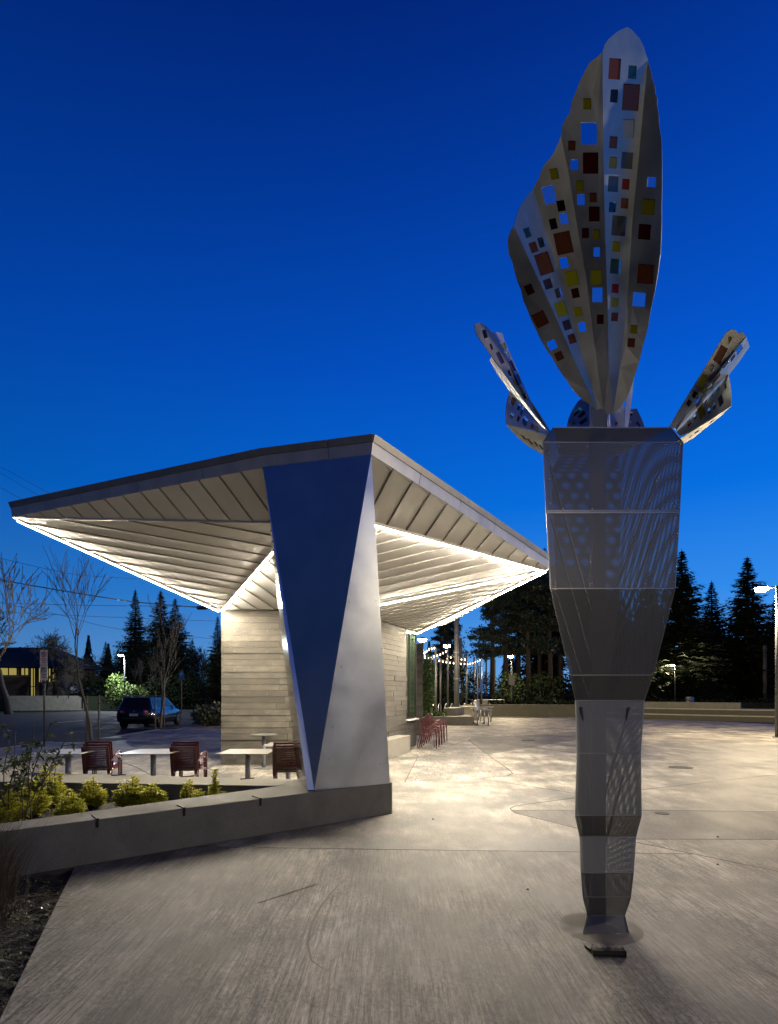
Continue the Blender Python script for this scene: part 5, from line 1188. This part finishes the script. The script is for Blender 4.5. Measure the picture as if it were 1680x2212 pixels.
# golden shrubs in the planter
def whorl_shrub(label, x, y, z0, h, w, n, seed):
    rnd = random.Random(seed); t = thing('golden_shrub', label, 'shrub', (x,y,z0), 'golden shrubs in the planter'); lf = MB(); st = MB()
    for k in range(int(n*1.9)):
        a = rnd.uniform(0,6.28); rr = w*math.sqrt(rnd.random()); hh = h*(1-.55*(rr/w)**2)*rnd.uniform(.55,1.05); tip = Vector((x+rr*math.cos(a), y+rr*math.sin(a), z0+hh)); base = Vector((x+rr*.35*math.cos(a), y+rr*.35*math.sin(a), z0))
        st.tube([base, base.lerp(tip,.5)+Vector((0,0,.02)), tip], [.005,.004,.003], 4, False)
        for lev in range(5):
            c_ = base.lerp(tip, 1-lev*.13); m_ = 7
            for i in range(m_):
                b_ = 6.283*i/m_+lev*.9+rnd.uniform(-.3,.3); up = .75-.22*lev+rnd.uniform(-.2,.2); d = Vector((math.cos(b_), math.sin(b_), up)).normalized(); L = rnd.uniform(.035,.065); s_ = d.cross(Vector((0,0,1))).normalized()*L*.2
                lf.quad(c_, c_+d*L*.55+s_, c_+d*L-Vector((0,0,L*.15)), c_+d*L*.55-s_)
    lf.build('foliage', M_choisya, t); st.build('stems', M_stem, t); return t
for i, (x, yt, Y, w, n, lab) in enumerate(((106,1653,7.0,.20,42,'bushy golden-green shrub under the leftmost table'),(60,1690,6.4,.26,46,'low golden-green shrub at the left, in front of the bushy one'),(150,1710,6.3,.16,24,'small low golden-green shrub close to the front wall'),(201,1683,6.9,.15,26,'golden-green shrub between the big left and middle ones'),(282,1677,6.9,.21,44,'large golden-green shrub in the middle of the planter'),(330,1693,6.8,.16,26,'golden-green shrub touching the right of the large one'),(411,1685,7.1,.11,16,'small golden-green shrub under the centre chair stack'),(463,1660,7.15,.055,8,'single upright golden-green shoot near the planter tip'),(440,1702,7.0,.10,10,'tiny golden-green sprig left of the upright shoot'),(478,1706,7.1,.07,7,'tiny golden-green sprig right of the upright shoot'),(15,1700,6.0,.22,34,'golden-green shrub cut by the left frame edge'))):
    p = P(x, yt, Y); whorl_shrub(lab, p.x, Y, .20, p.z-.20, w, n, 60+i)
# taller leafy plant at the left edge
rnd = random.Random(77); t = thing('leggy_plant', 'tall thin-stemmed plant with dark pointed leaves at the left frame edge', 'plant', (-3.9,6.1,.2)); lf = MB(); st = MB()
for k in range(11):
    x0 = -3.95+rnd.uniform(-.15,.25); y0 = 6.05+rnd.uniform(-.2,.2); tip = Vector((x0+rnd.uniform(-.15,.42), y0+rnd.uniform(-.2,.2), rnd.uniform(.85,1.32))); base = Vector((x0,y0,.2)); mid = base.lerp(tip,.5)+Vector((-.05,0,.03)); st.tube([base,mid,tip], [.007,.005,.003], 4, False)
    for q in range(9):
        u = rnd.uniform(.45,1.0); c_ = base.lerp(tip,u); sd = rdir(rnd); sd.z = abs(sd.z)*.5; e = c_+sd*rnd.uniform(.05,.14); st.tube([c_,e], [.003,.002], 3, False)
        for i in range(6):
            d = (sd+rdir(rnd)*.9).normalized(); L = rnd.uniform(.04,.085); s_ = d.cross(rdir(rnd)).normalized()*L*.2; pp = c_.lerp(e, rnd.uniform(.4,1)); lf.quad(pp, pp+d*L*.5+s_, pp+d*L-Vector((0,0,L*.3)), pp+d*L*.5-s_)
lf.build('foliage', M_dryleaf, t); st.build('stems', M_stem, t)
# ornamental grass
rnd = random.Random(78); t = thing('ornamental_grass', 'tall dry tan ornamental grass clump beside the bench wall', 'grass', (-2.95,4.25,-.03)); b = MB()
for k in range(1500):
    cx_, cy_ = rnd.choice(((-2.98,4.3),(-3.25,4.55),(-2.85,4.05),(-3.05,3.75))); a = rnd.uniform(0,6.28); r_ = abs(rnd.gauss(0,.10)); p = Vector((cx_+r_*math.cos(a), cy_+r_*math.sin(a), -.03)); L = rnd.uniform(.35,.78); ln = Vector((rnd.gauss(.16,.14), rnd.gauss(0,.14), 1)).normalized(); q = p+ln*L*.55; e = q+(ln+Vector((rnd.gauss(.18,.2), rnd.gauss(0,.2), -.18))).normalized()*L*.5; w = rnd.uniform(.0012,.0028); s_ = Vector((rnd.uniform(-1,1), rnd.uniform(-1,1), 0)).normalized()*w
    b.quad(p-s_, p+s_, q+s_*.8, q-s_*.8); b.tri(q-s_*.8, q+s_*.8, e)
b.build('blades', M_grassdry, t)
b = MB()
for k in range(14):
    p = Vector((-2.9+rnd.uniform(-.3,.3), 4.1+rnd.uniform(-.4,.4), -.01)); d = Vector((rnd.uniform(.1,.9), rnd.uniform(-.8,.5), rnd.uniform(.0,.25))); b.tube([p,p+d*.3+Vector((0,0,.05)),p+d*.6], [.002,.002,.001], 3, False)
b.build('fallen_blades', mat('straw_blade',(0.25,0.22,0.14),0.6), t)
b = MB()
for k in range(1700):
    y = rnd.uniform(1.6,5.0); xm = -.79-(y-0)*.395; x = xm-abs(rnd.gauss(0,.6))-.02; p = Vector((x,y,-.02+rnd.uniform(-.01,.02))); d = rdir(rnd); d.z = abs(d.z)*.5; L = rnd.uniform(.008,.035); s_ = d.cross(rdir(rnd)).normalized()*L*.3; b.quad(p,p+d*L*.5+s_,p+d*L,p+d*L*.5-s_)
tag(b.build('leaf_litter', mat('litter_leaves',(0.10,0.11,0.035),0.6,var=.3,island=.8)), 'scattered leaf litter and seedlings on the dark mulch', 'leaf litter', kind='stuff')
# a dry twig on the front slab
tw = MB()
for k in range(6):
    o_ = Vector((0,rnd.uniform(-.01,.01),0)); a = G(556,1952)+o_; c_ = G(620,1932)+Vector((0,rnd.uniform(-.02,.02),0)); d = G(685,1910)+Vector((rnd.uniform(-.03,.02),rnd.uniform(-.02,.02),0)); z = Vector((0,0,.004)); tw.tube([a+z,c_+z*1.5,d+z], [.0006,.0009,.0005], 4, False)
tag(tw.build('dry_grass_wisp', M_grassdry), 'dry wisp of grass lying on the front concrete slab', 'twig')

# ------------------------------------------------------------------ overhead wires
def wire(pts, Ys, r, label):
    W = [P(x,y,Y) for (x,y),Y in zip(pts, Ys)]; out = []
    for i in range(len(W)-1):
        p0, p1, p2, p3 = W[max(i-1,0)], W[i], W[i+1], W[min(i+2,len(W)-1)]
        for j in range(5):
            t = j/5; out.append(0.5*((2*p1)+(p2-p0)*t+(2*p0-5*p1+4*p2-p3)*t*t+(3*p1-p0-3*p2+p3)*t*t*t))
    out.append(W[-1]); b = MB(); b.tube(out, r, 5); tag(b.build('power_line', M_black, None, True), label, 'wire', 'overhead wires')
wire([(-60,1192),(115,1232),(184,1243),(325,1252),(480,1256)], [30,33,35,38,42], .012, 'thin overhead wire passing above the bare trees')
wire([(-60,1242),(0,1252.7),(135,1276),(282,1299),(403,1310),(490,1318)], [30,31,33,36,39,42], .030, 'thickest overhead cable sloping down to the pavilion wall')
wire([(-60,1300),(0,1302),(184,1307.6),(403,1310),(490,1311)], [30,31,35,39,42], .014, 'level overhead wire just under the thick cable')
wire([(-60,1318),(127,1328),(259,1334),(420,1340),(490,1342)], [30,34,37,40,42], .011, 'thin level overhead wire in front of the twin conifers')
wire([(-60,1290),(127,1328),(259,1359),(484,1382),(520,1386)], [30,34,37,42,43], .011, 'thin overhead wire falling across the twin conifers')
wire([(-60,985),(0,1008),(109,1067),(200,1112)], [30,31,33,35], .009, 'upper fine wire above the left roof tip')
wire([(-60,1000),(0,1022),(83,1070),(200,1130)], [30,31,33,35], .009, 'middle fine wire above the left roof tip')
wire([(-60,1033),(0,1053),(47,1079),(200,1160)], [30,31,32,35], .009, 'lower fine wire ending at the left roof tip')
b = MB(); p = P(436,1312,40); b.box(p.x-.35,p.x+.35,p.y-.1,p.y+.1,p.z-.16,p.z+.10); o = b.build('splice_box', M_black); tag(o, 'dark splice box on the thick cable near the wall corner', 'cable box'); bv = o.modifiers.new('e','BEVEL'); bv.width = .05

# ------------------------------------------------------------------ buildings across the road
b = MB(); b.prism([(-60,56),(-36.5,56),(-30,57.5),(-28.6,60),(-26,80),(-60,80)], -.25, 1.18); struct(b.build('raised_bank', M_grassg))
wall_thing('retaining_wall', 'grey retaining wall below the lit low house', 'wall', [(-36.5,55.6),(-30.2,57.0),(-30.2,57.3),(-36.5,55.95)], -.2, 1.24, M_seatc)
M_siding = mat('dark_wood_siding', (0.055,0.035,0.024), 0.75, var=.35, scale=5, stretch=(.4,.4,6)); M_shingle = mat('dark_shingle', (0.022,0.022,0.024), 0.85, var=.3, scale=9)
E_win = emat('lit_window', (1.0,0.80,0.22), 0.34); E_win2 = emat('lit_window_pink', (1.0,0.52,0.25), 0.8)
M_walltan = mat('dim_wall', (0.10,0.085,0.065), 0.85)
hs = thing('low_house', 'low wood-sided house with lit yellow windows across the road', 'house', (-39,60,1.18)); Yh = 60.0
x0, x1 = Xat(-30,Yh), Xat(122,Yh)
zb, ze = 1.18, P(0,1440,Yh).z
b = MB(); b.box(x0,x1,Yh,Yh+8,zb,ze); b.build('wall', M_walltan, hs)
n_ = 17
for k in range(n_):
    h_ = (P(0,1462,Yh).z-zb)/n_; b = MB(); b.box(x0,Xat(105-42,Yh),Yh-.06,Yh-.001,zb+k*h_+.01,zb+(k+1)*h_-.01); b.build('siding_board', M_siding, hs)
b = MB(); b.add([(x0-1,Yh-1.0,ze),(x1+1.4,Yh-1.0,ze-.1),(x1+1.4,Yh+9,ze-.1),(x0-1,Yh+9,ze),(x0-1,Yh+4,P(0,1392,Yh).z),(Xat(70,Yh),Yh+4,P(0,1392,Yh).z)], [(0,1,5,4),(1,2,5),(2,3,4,5),(3,0,4),(0,3,2,1)]); b.build('roof', M_shingle, hs)
b = MB(); b.obox((x0-1,Yh-1.02,ze-.16),(x1+2.4-x0,0,-.1),(0,.03,0),(0,0,.16)); b.build('gutter', M_darkmetal, hs)
for (a, c_, yt, yb) in ((0,37,1441,1458),(45,62,1441,1458),(66,78,1441,1500),(83,93,1443,1473),(99,110,1443,1473),(113,124-3,1441,1473)):
    b = MB(); b.box(Xat(a,Yh-.1),Xat(c_,Yh-.1),Yh-.1,Yh-.07,P(0,yb,Yh).z if yb < 1500 else zb+.05,P(0,yt,Yh).z); w_ = b.build('window', E_win, hs)
    xa, xb_ = Xat(a,Yh-.1), Xat(c_,Yh-.1)
    for xx in (xa, (xa+xb_)/2, xb_): b = MB(); b.box(xx-.05,xx+.05,Yh-.15,Yh-.101,P(0,yb,Yh).z if yb < 1500 else zb+.05,P(0,yt,Yh).z); b.build('mullion', M_darkmetal, w_)
for (a, c_) in ((78.5,82.5),(93.5,98.5),(122,127)):
    b = MB(); b.box(Xat(a,Yh),Xat(c_,Yh),Yh-.3,Yh-.05,zb,ze); b.build('pilaster', M_siding, hs)
t = thing('handrail', 'dark metal handrail along the retaining wall by the steps', 'railing', (-33,56.6,1.2))
rp = [P(60,1484,56.3),P(95,1481,56.3),P(125,1481,56.5),P(148,1490,56.7),P(178,1505,56.9),P(183,1506,56.9)]
b = MB(); b.tube(rp, .035, 6); b.build('rail', M_darkmetal, t, True)
for q in rp: b = MB(); b.tube([q, Vector((q.x,q.y,1.0 if q.z > 1.6 else 0))], .03, 6); b.build('baluster', M_darkmetal, t)
h2 = thing('far_house', 'small far house with a pink-lit doorway right of the sculpture', 'house', (Xat(1440,88),88,0)); Yh = 88.0
b = MB(); b.box(Xat(1405,Yh),Xat(1475,Yh),Yh,Yh+6,-.2,P(0,1480,Yh).z); b.build('wall', M_walltan, h2)
b = MB(); b.add([(Xat(1400,Yh),Yh-.6,P(0,1480,Yh).z),(Xat(1480,Yh),Yh-.6,P(0,1480,Yh).z),(Xat(1480,Yh),Yh+6,P(0,1480,Yh).z),(Xat(1400,Yh),Yh+6,P(0,1480,Yh).z),(Xat(1415,Yh),Yh+3,P(0,1462,Yh).z),(Xat(1465,Yh),Yh+3,P(0,1462,Yh).z)], [(0,1,5,4),(1,2,5),(2,3,4,5),(3,0,4),(0,3,2,1)]); b.build('roof', M_shingle, h2)
for (a, c_, yt, yb) in ((1431,1446,1490,1507),(1448,1455,1490,1507),(1423,1427,1489,1495)):
    b = MB(); b.box(Xat(a,Yh),Xat(c_,Yh),Yh-.05,Yh-.01,P(0,yb,Yh).z,P(0,yt,Yh).z); w_ = b.build('window', E_win2, h2)
    b = MB(); xm = (Xat(a,Yh)+Xat(c_,Yh))/2; b.box(xm-.05,xm+.05,Yh-.1,Yh-.051,P(0,yb,Yh).z,P(0,yt,Yh).z); b.build('mullion', M_darkmetal, w_)
h3 = thing('far_house', 'far house with a pale porch roof at the right frame edge', 'house', (Xat(1670,90),90,0)); Yh = 90.0
b = MB(); b.box(Xat(1630,Yh),Xat(1740,Yh),Yh,Yh+6,-.2,P(0,1478,Yh).z); b.build('wall', M_walltan, h3)
b = MB(); b.obox((Xat(1628,Yh),Yh-1.5,P(0,1488,Yh).z),(8,0,0),(0,1.6,.25),(0,0,.25)); b.build('porch_roof', mat('porch_paint',(0.35,0.3,0.22),0.7), h3)
b = MB(); b.add([(Xat(1622,Yh),Yh-.4,P(0,1478,Yh).z),(Xat(1750,Yh),Yh-.4,P(0,1478,Yh).z),(Xat(1750,Yh),Yh+6,P(0,1478,Yh).z),(Xat(1622,Yh),Yh+6,P(0,1478,Yh).z),(Xat(1640,Yh),Yh+3,P(0,1462,Yh).z),(Xat(1740,Yh),Yh+3,P(0,1462,Yh).z)], [(0,1,5,4),(1,2,5),(2,3,4,5),(3,0,4),(0,3,2,1)]); b.build('roof', M_shingle, h3)

for o in list(bpy.data.objects):
    for k in ('_wl', '_abs'):
        if k in o: del o[k]
